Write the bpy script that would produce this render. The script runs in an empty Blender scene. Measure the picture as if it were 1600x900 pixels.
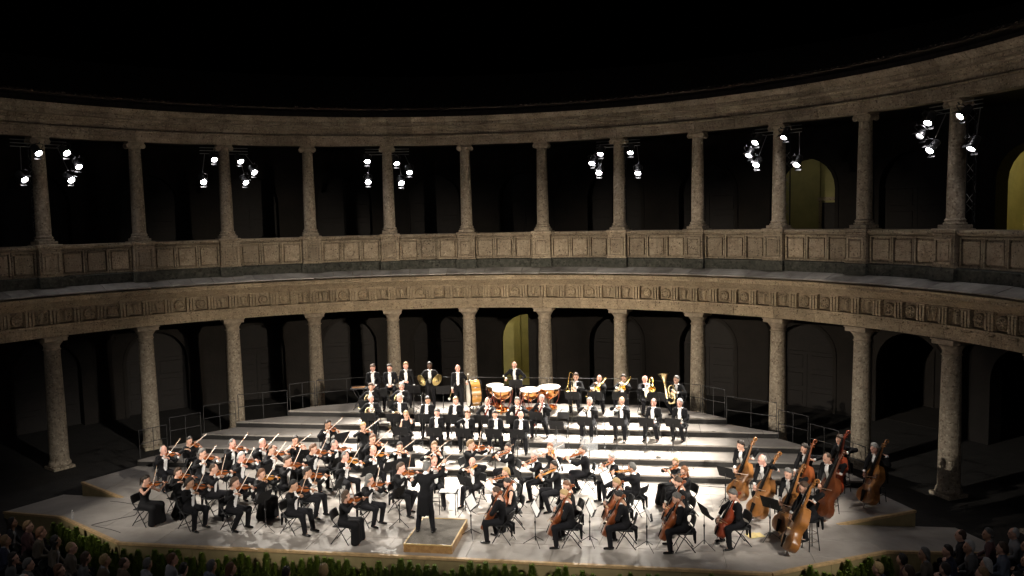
# Night orchestra concert in a round Renaissance palace courtyard.
import bpy, math, random
import numpy as np
from mathutils import Matrix, Vector
R_ = math.radians
sc = bpy.context.scene
COL = sc.collection

# ------------------------------------------------------------------ camera
def make_camera():
    yaw, pitch, roll = -0.16214, -0.08606, -0.02144
    cy, sy, cp, sp = math.cos(yaw), math.sin(yaw), math.cos(pitch), math.sin(pitch)
    f = Vector((sy*cp, cy*cp, sp)); r0 = Vector((cy, -sy, 0)); u0 = r0.cross(f)
    r = math.cos(roll)*r0 + math.sin(roll)*u0
    u = -math.sin(roll)*r0 + math.cos(roll)*u0
    cd = bpy.data.cameras.new('camera'); co = bpy.data.objects.new('camera', cd); COL.objects.link(co)
    m = Matrix((r, u, -f)).transposed().to_4x4(); m.translation = (6.10192, -18.36479, 8.87791)
    co.matrix_world = m
    cd.sensor_width = 36.0; cd.lens = 36.0*1280.70686/1600.0
    cd.clip_start = 0.1; cd.clip_end = 500
    sc.camera = co
make_camera()

# ------------------------------------------------------------------ night sky
w = bpy.data.worlds.new('World'); sc.world = w; w.use_nodes = True
nt = w.node_tree; bg = nt.nodes['Background']
sky = nt.nodes.new('ShaderNodeTexSky'); sky.sky_type = 'NISHITA'; sky.sun_disc = False
sky.sun_elevation = R_(-5); sky.sun_rotation = R_(200)
nt.links.new(sky.outputs[0], bg.inputs[0]); bg.inputs[1].default_value = 0.012
moon = bpy.data.lights.new('moon', 'SUN'); moon.energy = 0.004; moon.angle = R_(0.5)
mo = bpy.data.objects.new('moon', moon); COL.objects.link(mo); mo.rotation_euler = (R_(50), 0, R_(20))

sc.view_settings.view_transform = 'Standard'; sc.view_settings.look = 'None'
sc.view_settings.exposure = 0.6; sc.view_settings.gamma = 1.0
sc.view_settings.use_curve_mapping = False
SPOT_W = 5600.0          # watts of each stage spotlight at the back of the stage
FRONT_W = 6800.0        # the lamps on the added, unseen towers either side of the audience
WASH_W = 9000.0         # wide lamps added on the same towers to brighten the colonnade
sc.cycles.max_bounces = 6; sc.cycles.diffuse_bounces = 4; sc.cycles.glossy_bounces = 3
sc.cycles.transmission_bounces = 4; sc.cycles.transparent_max_bounces = 6
sc.cycles.sample_clamp_indirect = 40.0
sc.cycles.caustics_reflective = False; sc.cycles.caustics_refractive = False
sc.cycles.use_denoising = True

# ------------------------------------------------------------------ helpers
def tag(o, label=None, cat=None, group=None, kind=None):
    if label: o['label'] = label
    if cat: o['category'] = cat
    if group: o['group'] = group
    if kind: o['kind'] = kind
    return o

def link(o, parent=None, M=None):
    COL.objects.link(o)
    if parent is not None: o.parent = parent
    if M is not None: o.matrix_local = M
    return o

def empty(name, M=None):
    o = bpy.data.objects.new(name, None); o.empty_display_size = 0.1
    return link(o, None, M)

def inst(name, me, parent=None, M=None, mat=None):
    o = bpy.data.objects.new(name, me); link(o, parent, M)
    if mat is not None:
        o.material_slots[0].link = 'OBJECT'; o.material_slots[0].material = mat
    return o

def T(x=0, y=0, z=0): return Matrix.Translation((x, y, z))
def RZ(d): return Matrix.Rotation(R_(d), 4, 'Z')
def RX(d): return Matrix.Rotation(R_(d), 4, 'X')
def RY(d): return Matrix.Rotation(R_(d), 4, 'Y')
def SC(x, y=None, z=None):
    y = x if y is None else y; z = x if z is None else z
    return Matrix.Diagonal((x, y, z, 1))
def frame(o, y, z):
    """matrix with +Y along y and +Z near z, origin o"""
    y = Vector(y).normalized(); z = Vector(z); x = y.cross(z).normalized(); z = x.cross(y)
    m = Matrix((x, y, z)).transposed().to_4x4(); m.translation = o
    return m

class MB:
    def __init__(s): s.v = []; s.f = []; s.m = []
    def add(s, vs, fs, mi=0, M=None):
        b = len(s.v)
        if M is not None: vs = [tuple(M @ Vector(p)) for p in vs]
        s.v += [tuple(p) for p in vs]; s.f += [tuple(b+i for i in f) for f in fs]; s.m += [mi]*len(fs)
        return s
    def box(s, c, d, mi=0, M=None, bev=0.0):
        x, y, z = c; a, b, h = d[0]/2, d[1]/2, d[2]/2
        if bev <= 0:
            vs = [(x+i*a, y+j*b, z+k*h) for k in (-1, 1) for j in (-1, 1) for i in (-1, 1)]
            fs = [(0, 2, 3, 1), (4, 5, 7, 6), (0, 1, 5, 4), (2, 6, 7, 3), (0, 4, 6, 2), (1, 3, 7, 5)]
            return s.add(vs, fs, mi, M)
        e = min(bev, a*.9, b*.9, h*.9); vs = []
        for k, zz in ((0, -h), (1, -h+e), (2, h-e), (3, h)):
            ins = e if k in (0, 3) else 0
            vs += [(x-a+ins, y-b+ins, z+zz), (x+a-ins, y-b+ins, z+zz), (x+a-ins, y+b-ins, z+zz), (x-a+ins, y+b-ins, z+zz)]
        fs = [(3, 2, 1, 0), (12, 13, 14, 15)]
        for k in range(3):
            for i in range(4): fs.append((4*k+i, 4*k+(i+1) % 4, 4*k+4+(i+1) % 4, 4*k+4+i))
        return s.add(vs, fs, mi, M)
    def tube(s, path, r, n=8, mi=0, cap=True, M=None, closed=False):
        P = [Vector(p) for p in path]; m = len(P)
        rr = [r]*m if isinstance(r, (int, float)) else list(r)
        vs = []; fs = []; up = None
        for i in range(m):
            if closed: t = (P[(i+1) % m]-P[i-1])
            else: t = P[min(i+1, m-1)]-P[max(i-1, 0)]
            if t.length < 1e-9: t = Vector((0, 0, 1))
            t.normalize()
            if up is None:
                up = Vector((0, 0, 1)) if abs(t.z) < .9 else Vector((1, 0, 0))
            a = t.cross(up)
            if a.length < 1e-6: a = t.orthogonal()
            a.normalize(); up = a.cross(t)
            for k in range(n):
                w_ = 2*math.pi*k/n
                vs.append(P[i]+rr[i]*(math.cos(w_)*a+math.sin(w_)*up))
        for i in range(m if closed else m-1):
            j = (i+1) % m
            for k in range(n):
                fs.append((i*n+k, i*n+(k+1) % n, j*n+(k+1) % n, j*n+k))
        if cap and not closed:
            fs.append(tuple(range(n-1, -1, -1))); fs.append(tuple((m-1)*n+k for k in range(n)))
        return s.add(vs, fs, mi, M)
    def lathe(s, prof, n=24, mi=0, M=None, cap=True):
        vs = []; fs = []; m = len(prof)
        for r, z in prof:
            for k in range(n):
                w_ = 2*math.pi*k/n; vs.append((r*math.cos(w_), r*math.sin(w_), z))
        for i in range(m-1):
            for k in range(n): fs.append((i*n+k, i*n+(k+1) % n, (i+1)*n+(k+1) % n, (i+1)*n+k))
        if cap:
            if prof[0][0] > 1e-4: fs.append(tuple(range(n-1, -1, -1)))
            if prof[-1][0] > 1e-4: fs.append(tuple((m-1)*n+k for k in range(n)))
        return s.add(vs, fs, mi, M)
    def prism(s, poly, z0, z1, mi=0, M=None, bev=0.0):
        n = len(poly)
        ar = sum(poly[i][0]*poly[(i+1) % n][1]-poly[(i+1) % n][0]*poly[i][1] for i in range(n))
        if ar < 0: poly = poly[::-1]
        vs = [(x, y, z0) for x, y in poly]+[(x, y, z1) for x, y in poly]
        fs = [tuple(range(n-1, -1, -1)), tuple(range(n, 2*n))]+[(i, (i+1) % n, n+(i+1) % n, n+i) for i in range(n)]
        return s.add(vs, fs, mi, M)
    def ring(s, prof, a0, a1, n, mi=0):
        """closed (r, z) profile swept round the courtyard's axis, angles in degrees from +Y to +X"""
        m = len(prof)
        ar = sum(prof[i][0]*prof[(i+1) % m][1]-prof[(i+1) % m][0]*prof[i][1] for i in range(m))
        if ar < 0: prof = prof[::-1]
        vs = []; fs = []
        for j in range(n+1):
            a = R_(a0+(a1-a0)*j/n)
            vs += [(r*math.sin(a), r*math.cos(a), z) for r, z in prof]
        for j in range(n):
            for i in range(m):
                k = (i+1) % m; fs.append((j*m+i, j*m+k, (j+1)*m+k, (j+1)*m+i))
        fs.append(tuple(range(m-1, -1, -1))); fs.append(tuple(n*m+i for i in range(m)))
        return s.add(vs, fs, mi)
    def mesh(s, name, mats, smooth=None):
        me = bpy.data.meshes.new(name); me.from_pydata(s.v, [], s.f)
        for m in (mats if isinstance(mats, (list, tuple)) else [mats]): me.materials.append(m)
        me.polygons.foreach_set('material_index', s.m)
        me.validate(); me.update()
        if smooth:
            me.polygons.foreach_set('use_smooth', [True]*len(me.polygons))
            if smooth < 180: me.set_sharp_from_angle(angle=R_(smooth))
        return me
    def obj(s, name, mats, parent=None, M=None, smooth=None):
        return inst(name, s.mesh(name, mats, smooth), parent, M)

def arc_pts(c, r, a0, a1, n, ax=(1, 0, 0), ay=(0, 0, 1)):
    c = Vector(c); ax = Vector(ax); ay = Vector(ay)
    return [c+r*(math.cos(R_(a0+(a1-a0)*i/n))*ax+math.sin(R_(a0+(a1-a0)*i/n))*ay) for i in range(n+1)]

# ------------------------------------------------------------------ materials
MATS = {}
def mat(name, col, rough=0.6, metal=0.0, vary=0.0, scale=6.0, col2=None, bump=0.0, bscale=None, world=True,
        spec=0.5, coat=0.0, emit=None, estr=0.0, trans=0.0, alpha=1.0, speck=0.0, speck_scale=60.0, spcol=(0.02, 0.018, 0.015), detail=6.0,
        streak=0.0, objvar=0.0, stain=0.0, stain_col=(0.03, 0.025, 0.02), stain_scale=1.2, sheen=0.0):
    m = bpy.data.materials.new(name); m.use_nodes = True; n = m.node_tree.nodes; l = m.node_tree.links
    b = n['Principled BSDF']
    b.inputs['Roughness'].default_value = rough; b.inputs['Metallic'].default_value = metal
    b.inputs['Base Color'].default_value = (*col, 1); b.inputs['Specular IOR Level'].default_value = spec
    b.inputs['Coat Weight'].default_value = coat
    if sheen: b.inputs['Sheen Weight'].default_value = sheen
    if trans: b.inputs['Transmission Weight'].default_value = trans
    if alpha < 1: b.inputs['Alpha'].default_value = alpha
    if emit: b.inputs['Emission Color'].default_value = (*emit, 1); b.inputs['Emission Strength'].default_value = estr
    src = None
    if vary or bump or speck or stain or streak:
        if world: src = n.new('ShaderNodeNewGeometry').outputs['Position']
        else: src = n.new('ShaderNodeTexCoord').outputs['Object']
    cur = None
    def mix(fac, a, c2):
        mx = n.new('ShaderNodeMix'); mx.data_type = 'RGBA'
        l.new(fac, mx.inputs[0])
        if hasattr(a, 'is_output'): l.new(a, mx.inputs[6])
        else: mx.inputs[6].default_value = (*a, 1)
        mx.inputs[7].default_value = (*c2, 1)
        return mx.outputs[2]
    def ramp(x, lo, hi):
        r = n.new('ShaderNodeMapRange'); l.new(x, r.inputs[0]); r.inputs[1].default_value = lo; r.inputs[2].default_value = hi
        return r.outputs[0]
    if vary:
        t = n.new('ShaderNodeTexNoise'); t.inputs['Scale'].default_value = scale; t.inputs['Detail'].default_value = detail
        t.inputs['Roughness'].default_value = 0.65; l.new(src, t.inputs['Vector'])
        c2 = col2 or tuple(max(0, c*(1-vary)) for c in col)
        cur = mix(ramp(t.outputs[0], 0.38, 0.66), col, c2)
    if speck:
        v = n.new('ShaderNodeTexVoronoi'); v.inputs['Scale'].default_value = speck_scale; l.new(src, v.inputs['Vector'])
        sx = n.new('ShaderNodeSeparateColor'); l.new(v.outputs['Color'], sx.inputs[0])
        cur = mix(ramp(sx.outputs[0], 1-speck, 1.0), cur if cur is not None else col, spcol)
        cur = mix(ramp(sx.outputs[1], 1-speck*.8, 1.15), cur, tuple(min(.8, c*1.7) for c in col))
    if stain:
        t = n.new('ShaderNodeTexNoise'); t.inputs['Scale'].default_value = stain_scale; t.inputs['Detail'].default_value = 8
        t.inputs['Roughness'].default_value = 0.72; l.new(src, t.inputs['Vector'])
        f = ramp(t.outputs[0], 0.55, 0.55+0.25/stain)
        cur = mix(f, cur if cur is not None else col, stain_col)
    if streak:
        vm = n.new('ShaderNodeVectorMath'); vm.operation = 'MULTIPLY'; vm.inputs[1].default_value = (4.5, 4.5, .55); l.new(src, vm.inputs[0])
        t = n.new('ShaderNodeTexNoise'); t.inputs['Scale'].default_value = 1.6; t.inputs['Detail'].default_value = 7; t.inputs['Roughness'].default_value = .7; l.new(vm.outputs[0], t.inputs['Vector'])
        cur = mix(ramp(t.outputs[0], .52, .52+.22/streak), cur if cur is not None else col, stain_col)
    if objvar:
        oi = n.new('ShaderNodeObjectInfo'); mr = n.new('ShaderNodeMapRange'); mr.inputs[3].default_value = 1-objvar; mr.inputs[4].default_value = 1+objvar*.35; l.new(oi.outputs['Random'], mr.inputs[0])
        vm2 = n.new('ShaderNodeVectorMath'); vm2.operation = 'SCALE'; l.new(cur, vm2.inputs[0]); l.new(mr.outputs[0], vm2.inputs['Scale']); cur = vm2.outputs[0]
    if cur is not None: l.new(cur, b.inputs['Base Color'])
    if bump:
        t = n.new('ShaderNodeTexNoise'); t.inputs['Scale'].default_value = bscale or scale*4; t.inputs['Detail'].default_value = 5
        l.new(src, t.inputs['Vector'])
        bp = n.new('ShaderNodeBump'); bp.inputs['Strength'].default_value = min(1, bump); bp.inputs['Distance'].default_value = 0.03
        l.new(t.outputs[0], bp.inputs['Height']); l.new(bp.outputs[0], b.inputs['Normal'])
    MATS[name] = m
    return m

mat('stone_entablature', objvar=.22, col=(0.50, 0.395, 0.265), rough=.85, vary=.45, scale=1.9, col2=(0.38, 0.30, 0.20), bump=1.0, bscale=16, speck=.16, speck_scale=26, spcol=(0.16, 0.12, 0.08), streak=.55, stain=.6, stain_col=(0.15, 0.115, 0.08), stain_scale=2.6)
mat('stone_column', objvar=.25, col=(0.50, 0.415, 0.31), rough=.85, vary=.4, scale=7, bump=.8, bscale=26, speck=.22, speck_scale=19, spcol=(0.2, 0.155, 0.11), streak=.4, stain=.5, stain_col=(0.19, 0.145, 0.10), stain_scale=2.2)
mat('stone_capital', (0.48, 0.39, 0.285), .85, vary=.4, scale=7, bump=.5, bscale=30, stain=.6, stain_col=(0.11, 0.085, 0.06))
mat('stone_upper', objvar=.25, col=(0.46, 0.38, 0.28), rough=.85, vary=.45, scale=1.8, col2=(0.28, 0.225, 0.16), bump=1.0, bscale=16, speck=.16, speck_scale=26, spcol=(0.13, 0.10, 0.07), streak=.5, stain=.7, stain_col=(0.10, 0.08, 0.06), stain_scale=2.3)
mat('stone_parapet', objvar=.3, col=(0.48, 0.395, 0.285), rough=.88, vary=.5, scale=2.4, col2=(0.32, 0.25, 0.175), bump=1.0, bscale=22, speck=.16, speck_scale=24, spcol=(0.11, 0.085, 0.06), streak=.5, stain=.65, stain_col=(0.10, 0.078, 0.055), stain_scale=2.8)
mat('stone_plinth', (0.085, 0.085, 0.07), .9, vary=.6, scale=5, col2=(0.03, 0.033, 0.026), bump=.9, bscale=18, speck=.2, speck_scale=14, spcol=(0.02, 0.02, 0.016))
mat('stone_ledge', objvar=.3, col=(0.46, 0.435, 0.40), rough=.33, vary=.35, scale=1.3, col2=(0.2, 0.185, 0.165), bump=.25, bscale=20, stain=.35, stain_col=(0.12, 0.1, 0.085))
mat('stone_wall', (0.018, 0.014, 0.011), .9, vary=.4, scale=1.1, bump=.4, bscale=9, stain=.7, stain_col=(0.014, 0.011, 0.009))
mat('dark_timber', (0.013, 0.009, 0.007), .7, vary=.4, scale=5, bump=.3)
mat('roof_tile', (0.07, 0.05, 0.038), .9, vary=.6, scale=5, col2=(0.03, 0.025, 0.02), bump=.5)
mat('ochre_wall', (0.50, 0.46, 0.20), .85, vary=.2, scale=1.5)
mat('ground_paving', (0.025, 0.022, 0.019), .9, vary=.45, scale=2.2, bump=.5, bscale=15)
mat('deck', objvar=.14, col=(0.42, 0.385, 0.35), rough=.5, vary=.4, scale=1.15, col2=(0.31, 0.28, 0.25), bump=.08, bscale=8, stain=.45, stain_col=(0.24, 0.21, 0.185), stain_scale=3.0)
mat('deck_frame', (0.5, 0.48, 0.44), .45, metal=.3)
mat('riser_cloth', (0.030, 0.028, 0.026), .8, vary=.3, scale=6)
mat('fascia', (0.34, 0.27, 0.13), .6, vary=.25, scale=2.5, stain=.4, stain_col=(0.26, 0.2, 0.11))
mat('trim_wood', (0.62, 0.42, 0.21), .45, vary=.3, scale=8)
mat('podium_wood', (0.42, 0.25, 0.10), .4, vary=.4, scale=10, col2=(0.25, 0.13, 0.045))
mat('podium_edge', (0.6, 0.42, 0.18), .4, vary=.2, scale=10)
mat('podium_carpet', (0.14, 0.125, 0.105), .95, vary=.3, scale=30, bump=.4, bscale=200)
mat('galvanised', (0.03, 0.03, 0.03), .6)
mat('rig_steel', (0.40, 0.40, 0.40), .4, metal=.7)
mat('lamp_alloy', (0.035, 0.035, 0.037), .4)
mat('black_metal', (0.012, 0.012, 0.013), .45)
mat('black_plastic', (0.012, 0.012, 0.013), .6, spec=.3)
mat('black_stand', (0.010, 0.010, 0.011), .7, spec=.2)
mat('chrome', (0.75, 0.75, 0.75), .18, metal=1.0)
mat('paper', (0.82, 0.82, 0.80), .7, vary=.08, scale=30)
mat('lamp_glass', (0.9, 0.9, 0.95), .2, emit=(1.0, 0.96, 0.98), estr=85.0)
mat('lamp_glass_dim', (0.9, 0.9, 0.95), .2, emit=(1.0, 0.96, 0.98), estr=9.0)
mat('suit', (0.006, 0.006, 0.007), .9, spec=.18)
mat('suit_trouser', (0.008, 0.008, 0.010), .9, spec=.2)
mat('dress', (0.006, 0.006, 0.007), .8, spec=.22)
mat('shirt', (0.80, 0.79, 0.78), .8)
mat('shoe', (0.010, 0.010, 0.010), .25)
mat('skin_fair', (0.62, 0.36, 0.26), .5); mat('skin_rosy', (0.66, 0.36, 0.28), .5); mat('skin_tan', (0.46, 0.26, 0.165), .5); mat('skin_dark', (0.075, 0.038, 0.024), .45)
mat('face_feature', (0.10, 0.04, 0.03), .5)
for nm, c in dict(black=(.010, .008, .007), dark=(.022, .014, .009), brown=(.065, .035, .018), auburn=(.16, .07, .03), sandy=(.28, .17, .08), blond=(.48, .33, .15), grey=(.15, .145, .135), white=(.5, .49, .47), red=(.26, .10, .035)).items():
    mat('hair_'+nm, c, .55, vary=.35, scale=60, world=False, bump=.5, bscale=140)
mat('varnish_violin', (0.30, 0.085, 0.022), .22, coat=.6, vary=.3, scale=9, world=False)
mat('varnish_gold', (0.50, 0.20, 0.035), .22, coat=.6, vary=.3, scale=9, world=False)
mat('varnish_cello', (0.27, 0.07, 0.018), .34, coat=.2, vary=.3, scale=5, world=False)
mat('varnish_red', (0.26, 0.04, 0.012), .34, coat=.2, vary=.3, scale=5, world=False)
mat('varnish_bass', (0.33, 0.135, 0.034), .34, coat=.2, vary=.35, scale=4, world=False)
mat('varnish_bass_dark', (0.16, 0.045, 0.015), .34, coat=.2, vary=.35, scale=4, world=False)
mat('ebony', (0.012, 0.010, 0.009), .9, spec=.04); mat('maple', (0.55, 0.38, 0.18), .4)
mat('bow_stick', (0.36, 0.16, 0.06), .35); mat('bow_hair', (0.82, 0.80, 0.74), .6)
mat('brass', (0.72, 0.47, 0.14), .18, metal=1.0); mat('silver', (0.78, 0.77, 0.74), .16, metal=1.0); mat('pale_brass', (0.80, 0.66, 0.38), .2, metal=1.0)
mat('copper', (0.66, 0.30, 0.11), .2, metal=1.0, vary=.15, scale=5, world=False)
mat('drum_head', (0.62, 0.58, 0.50), .6); mat('steel_red', (0.16, 0.035, 0.022), .4)
mat('drum_shell', (0.55, 0.27, 0.06), .28, coat=.5, vary=.35, scale=6, world=False)
mat('cymbal', (0.62, 0.48, 0.20), .28, metal=1.0); mat('felt', (0.8, 0.78, 0.72), .95)
mat('grenadilla', (0.02, 0.016, 0.014), .3); mat('bassoon_wood', (0.14, 0.025, 0.015), .25, coat=.5)
mat('acrylic', (0.9, 0.93, 0.95), .08, trans=.0, alpha=.16, spec=.6)
mat('foliage_thuja', (0.21, 0.27, 0.032), .6, vary=.6, scale=9, col2=(0.10, 0.17, 0.022)); mat('bark', (0.05, 0.035, 0.02), .9)
mat('pot', (0.05, 0.035, 0.03), .7)

# ------------------------------------------------------------------ ground
g = MB(); g.box((0, 0, -0.1), (240, 240, 0.2)); tag(g.obj('ground', MATS['ground_paving']), kind='structure')

# ------------------------------------------------------------------ palace
RC = 17.36; STEP = 11.25
COLS = [(i-5.5)*STEP for i in range(-1, 13)]
BAYS = [k*STEP for k in range(-7, 8)]
A0, A1 = -7.5*STEP, 7.5*STEP
palace = empty('palace_courtyard')
tag(palace, 'round two-storey stone palace colonnade curving behind the concert stage', 'building')
def polar(a, r, z=0): return T(r*math.sin(R_(a)), r*math.cos(R_(a)), z) @ RZ(-a)
NSEG = len(BAYS)*6

def lower_column_meshes():
    b = MB(); b.box((0, 0, .06), (.76, .76, .12), bev=.015)
    b.lathe([(.36, .12), (.385, .15), (.385, .21), (.365, .26), (.34, .30), (.33, .34)], 28)
    s = MB(); prof = []
    for j in range(13):
        t = j/12; prof.append((.325-.055*t**1.6, .34+(4.40-.34)*t))
    s.lathe(prof, 28)
    c = MB()
    c.lathe([(.27, 4.40), (.30, 4.415), (.30, 4.445), (.272, 4.46), (.272, 4.56), (.295, 4.58), (.295, 4.60), (.37, 4.70), (.385, 4.735)], 28)
    c.box((0, 0, 4.815), (.80, .80, .13), bev=.012); c.box((0, 0, 4.90), (.86, .86, .04), bev=.01)
    return b.mesh('base', MATS['stone_column'], 40), s.mesh('shaft', MATS['stone_column'], 60), c.mesh('capital', MATS['stone_capital'], 40)
def upper_column_meshes():
    b = MB(); b.box((0, 0, .05), (.66, .66, .10), bev=.01)
    b.lathe([(.31, .10), (.335, .125), (.335, .16), (.29, .18), (.285, .205), (.30, .22), (.305, .25), (.265, .28), (.255, .31)], 24)
    s = MB(); s.lathe([(.255-.04*(j/10)**1.6, .31+(3.56-.31)*j/10) for j in range(11)], 24)
    c = MB(); c.lathe([(.215, 3.56), (.235, 3.575), (.235, 3.60), (.225, 3.62), (.285, 3.70), (.285, 3.72)], 24)
    for sx in (-1, 1):
        for yy, d in ((-.235, .05), (.185, .05), (-.19, .38)):
            r = .112 if d < .1 else .085
            c.lathe([(r*.35, 0), (r*.9, 0), (r, .012), (r, d-.012), (r*.9, d)], 14, M=T(sx*.245, yy+d, 3.665) @ RX(90))
        c.lathe([(.0, 0), (.04, 0), (.04, .02), (.0, .025)], 10, M=T(sx*.245, -.235, 3.665) @ RX(90))
    c.box((0, 0, 3.735), (.50, .44, .06), bev=.01); c.box((0, 0, 3.793), (.60, .58, .054), bev=.012)
    return b.mesh('base', MATS['stone_column'], 40), s.mesh('shaft', MATS['stone_column'], 60), c.mesh('capital', MATS['stone_capital'], 40)
LCM = lower_column_meshes(); UCM = upper_column_meshes()
for a in COLS:
    for (mb, ms, mc), z, r in ((LCM, 0, RC), (UCM, 8.27, RC)):
        col = inst('column', ms, palace, polar(a, r, z))
        inst('base', mb, col); inst('capital', mc, col)

# lower entablature
arc_ = MB(); arc_.ring([(17.06, 4.93), (17.06, 5.36), (17.66, 5.36), (17.66, 4.93)], A0, A1, NSEG); arch_lo = arc_.obj('architrave', MATS['stone_entablature'], palace, smooth=30)
rb = random.Random(3)
def blocks(prof, n_per, parent, name, mt, gap=.035, jit=.006):
    tot = len(BAYS)*n_per; w_ = (A1-A0)/tot
    for k in range(tot):
        dr, dz = rb.uniform(-jit, jit), 0
        m = MB(); m.ring([(r+dr, z) for r, z in prof], A0+w_*k+gap*rb.uniform(.3, 1), A0+w_*(k+1)-gap*rb.uniform(.3, 1), max(2, 8//n_per)); m.obj(name, MATS[mt], parent, smooth=25)
blocks([(17.04, 4.922), (17.04, 5.07), (17.015, 5.085), (17.015, 5.285), (16.96, 5.30), (16.96, 5.368), (17.3, 5.368), (17.3, 4.922)], 2, arch_lo, 'stone_block', 'stone_entablature')
f = MB(); f.ring([(17.10, 5.408), (17.10, 5.925), (17.68, 5.925), (17.68, 5.408)], A0, A1, NSEG)
frieze = f.obj('frieze', MATS['stone_entablature'], palace, smooth=30)
def triglyph_mesh():
    m = MB()
    for k in (-1, 0, 1): m.box((k*.115, 17.02, 5.635), (.078, .14, .50), bev=.014)
    m.box((0, 17.02, 5.905), (.36, .15, .045)); m.box((0, 17.07, 5.63), (.33, .05, .50))
    m.box((0, 16.985, 5.278), (.36, .075, .042))
    for k in range(5): m.lathe([(.022, 0), (.014, .035)], 6, M=T(-.14+.07*k, 16.985, 5.222))
    return m.mesh('triglyph', MATS['stone_entablature'], 30)
def metope_disc():
    m = MB(); M = T(0, 17.098, 5.64) @ RX(90) @ SC(1, 1, 2.1)
    m.lathe([(.0, .04), (.05, .045), (.07, .03), (.10, .015), (.125, .012), (.15, .04), (.185, .05), (.205, .035), (.21, .0)], 18, M=M)
    for k in range(8):
        w_ = k*math.pi/4; m.box((0, 0, 0), (.028, .09, .03), M=M @ RZ(k*45) @ T(0, .105, .024))
    return m.mesh('metope_roundel', MATS['stone_entablature'], 40)
def metope_skull():
    m = MB()
    prof = [(.0, .26, .02), (.075, .24, .06), (.11, .17, .09), (.10, .08, .10), (.07, 0, .09), (.06, -.10, .075), (.065, -.17, .06), (.03, -.20, .03)]
    vs = []; n = 7
    for wd, z, d in prof:
        for k in range(n):
            t = -1+2*k/(n-1); vs.append((wd*t, 17.10-1.25*d*math.sqrt(max(0, 1-t*t*.96)), 5.62+z*.95))
    fs = [(i*n+k, i*n+k+1, (i+1)*n+k+1, (i+1)*n+k) for i in range(len(prof)-1) for k in range(n-1)]
    m.add(vs, fs)
    for sx in (-1, 1):
        m.tube([(sx*.07, 16.99, 5.83), (sx*.15, 16.975, 5.86), (sx*.20, 16.98, 5.82), (sx*.21, 16.99, 5.74)], [.03, .026, .02, .008], 6)
        m.tube([(sx*.19, 17.01, 5.86), (sx*.20, 17.0, 5.6), (sx*.15, 17.0, 5.46), (sx*.05, 17.0, 5.43)], .018, 5)
    m.box((0, 17.015, 5.885), (.44, .04, .025))
    return m.mesh('metope_ox_skull', MATS['stone_entablature'], 50)
TG = triglyph_mesh(); MR = metope_disc(); MS = metope_skull()
for b in BAYS:
    for k in range(4):
        a = b+(k-1.5)*STEP/4
        inst('metope', MR if k in (1, 2) else MS, frieze, RZ(-a))
        inst('triglyph', TG, frieze, RZ(-(a+STEP/8)))
c = MB(); c.ring([(17.0, 5.93), (16.66, 6.24), (16.66, 6.36), (17.0, 6.42), (17.0, 6.62), (17.68, 6.65), (17.68, 5.93)], A0, A1, NSEG); cornice = c.obj('cornice', MATS['stone_entablature'], palace, smooth=25)
blocks([(16.98, 5.927), (16.98, 5.99), (16.93, 6.00), (16.90, 6.06), (16.90, 6.10), (16.80, 6.16), (16.74, 6.20), (16.50, 6.215), (16.50, 6.30), (16.46, 6.315), (16.43, 6.35), (16.41, 6.395), (17.1, 6.42), (17.1, 5.927)], 3, cornice, 'stone_block', 'stone_entablature', .03, .008)
rnd = random.Random(4)
def slab(w_deg):
    m = MB(); m.ring([(16.345, 6.462), (16.345, 6.500), (17.06, 6.714), (17.06, 6.66), (16.41, 6.47)], -w_deg/2, w_deg/2, 3); return m.mesh('coping_slab', MATS['stone_ledge'], 25)
SL = [slab(STEP/4-.05), slab(STEP/4-.09)]
for b in BAYS:
    for k in range(4):
        inst('coping_slab', SL[(k+int(b)) % 2], cornice, RZ(-(b+(k-1.5)*STEP/4)) @ T(0, 0, rnd.uniform(0, .012)))

# parapet with pedestals and panels
pb = MB()
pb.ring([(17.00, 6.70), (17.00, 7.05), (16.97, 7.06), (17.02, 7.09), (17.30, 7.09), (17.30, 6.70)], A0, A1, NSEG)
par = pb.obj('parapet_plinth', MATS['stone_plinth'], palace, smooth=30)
p = MB(); p.ring([(17.22, 7.09), (17.22, 8.04), (17.06, 8.06), (17.0, 8.12), (16.98, 8.13), (16.98, 8.215), (17.6, 8.225), (17.6, 8.1), (17.5, 8.06), (17.5, 7.09)], A0, A1, NSEG)
parapet = p.obj('parapet', MATS['stone_parapet'], palace, smooth=30)
def panel_mesh(w_, h_, z0, y0, name, proud=.13):
    """raised border with a sunk groove and a flat field"""
    m = MB(); t = .06
    m.box((0, y0+.03, z0+h_/2), (w_-.22, proud, h_-.22), bev=.025)
    for zz in (z0+t/2, z0+h_-t/2): m.box((0, y0+.01, zz), (w_, proud, t), bev=.012)
    for xx in (-w_/2+t/2, w_/2-t/2): m.box((xx, y0+.01, z0+h_/2), (t, proud, h_-2*t), bev=.012)
    return m.mesh(name, MATS['stone_parapet'])
PW = 17.1*math.tan(R_((STEP-2.75)/3))
PAN = panel_mesh(PW-.02, .92, 7.10, 17.15, 'panel')
for b in BAYS:
    for k in (-1, 0, 1): inst('panel', PAN, parapet, RZ(-(b+k*(STEP-2.75)/3)))
def pedestal_mesh():
    m = MB()
    m.box((0, 17.30, 7.575), (.76, .72, .97), bev=.015)
    m.box((0, 17.29, 8.10), (.82, .76, .08), bev=.02); m.box((0, 17.29, 8.20), (.88, .82, .12), bev=.02)
    m.box((0, 17.30, 7.115), (.84, .78, .07), bev=.02)
    return m.mesh('pedestal', MATS['stone_parapet'])
PD = pedestal_mesh(); PP = panel_mesh(.62, .78, 7.19, 16.92, 'panel', .09)
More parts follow.
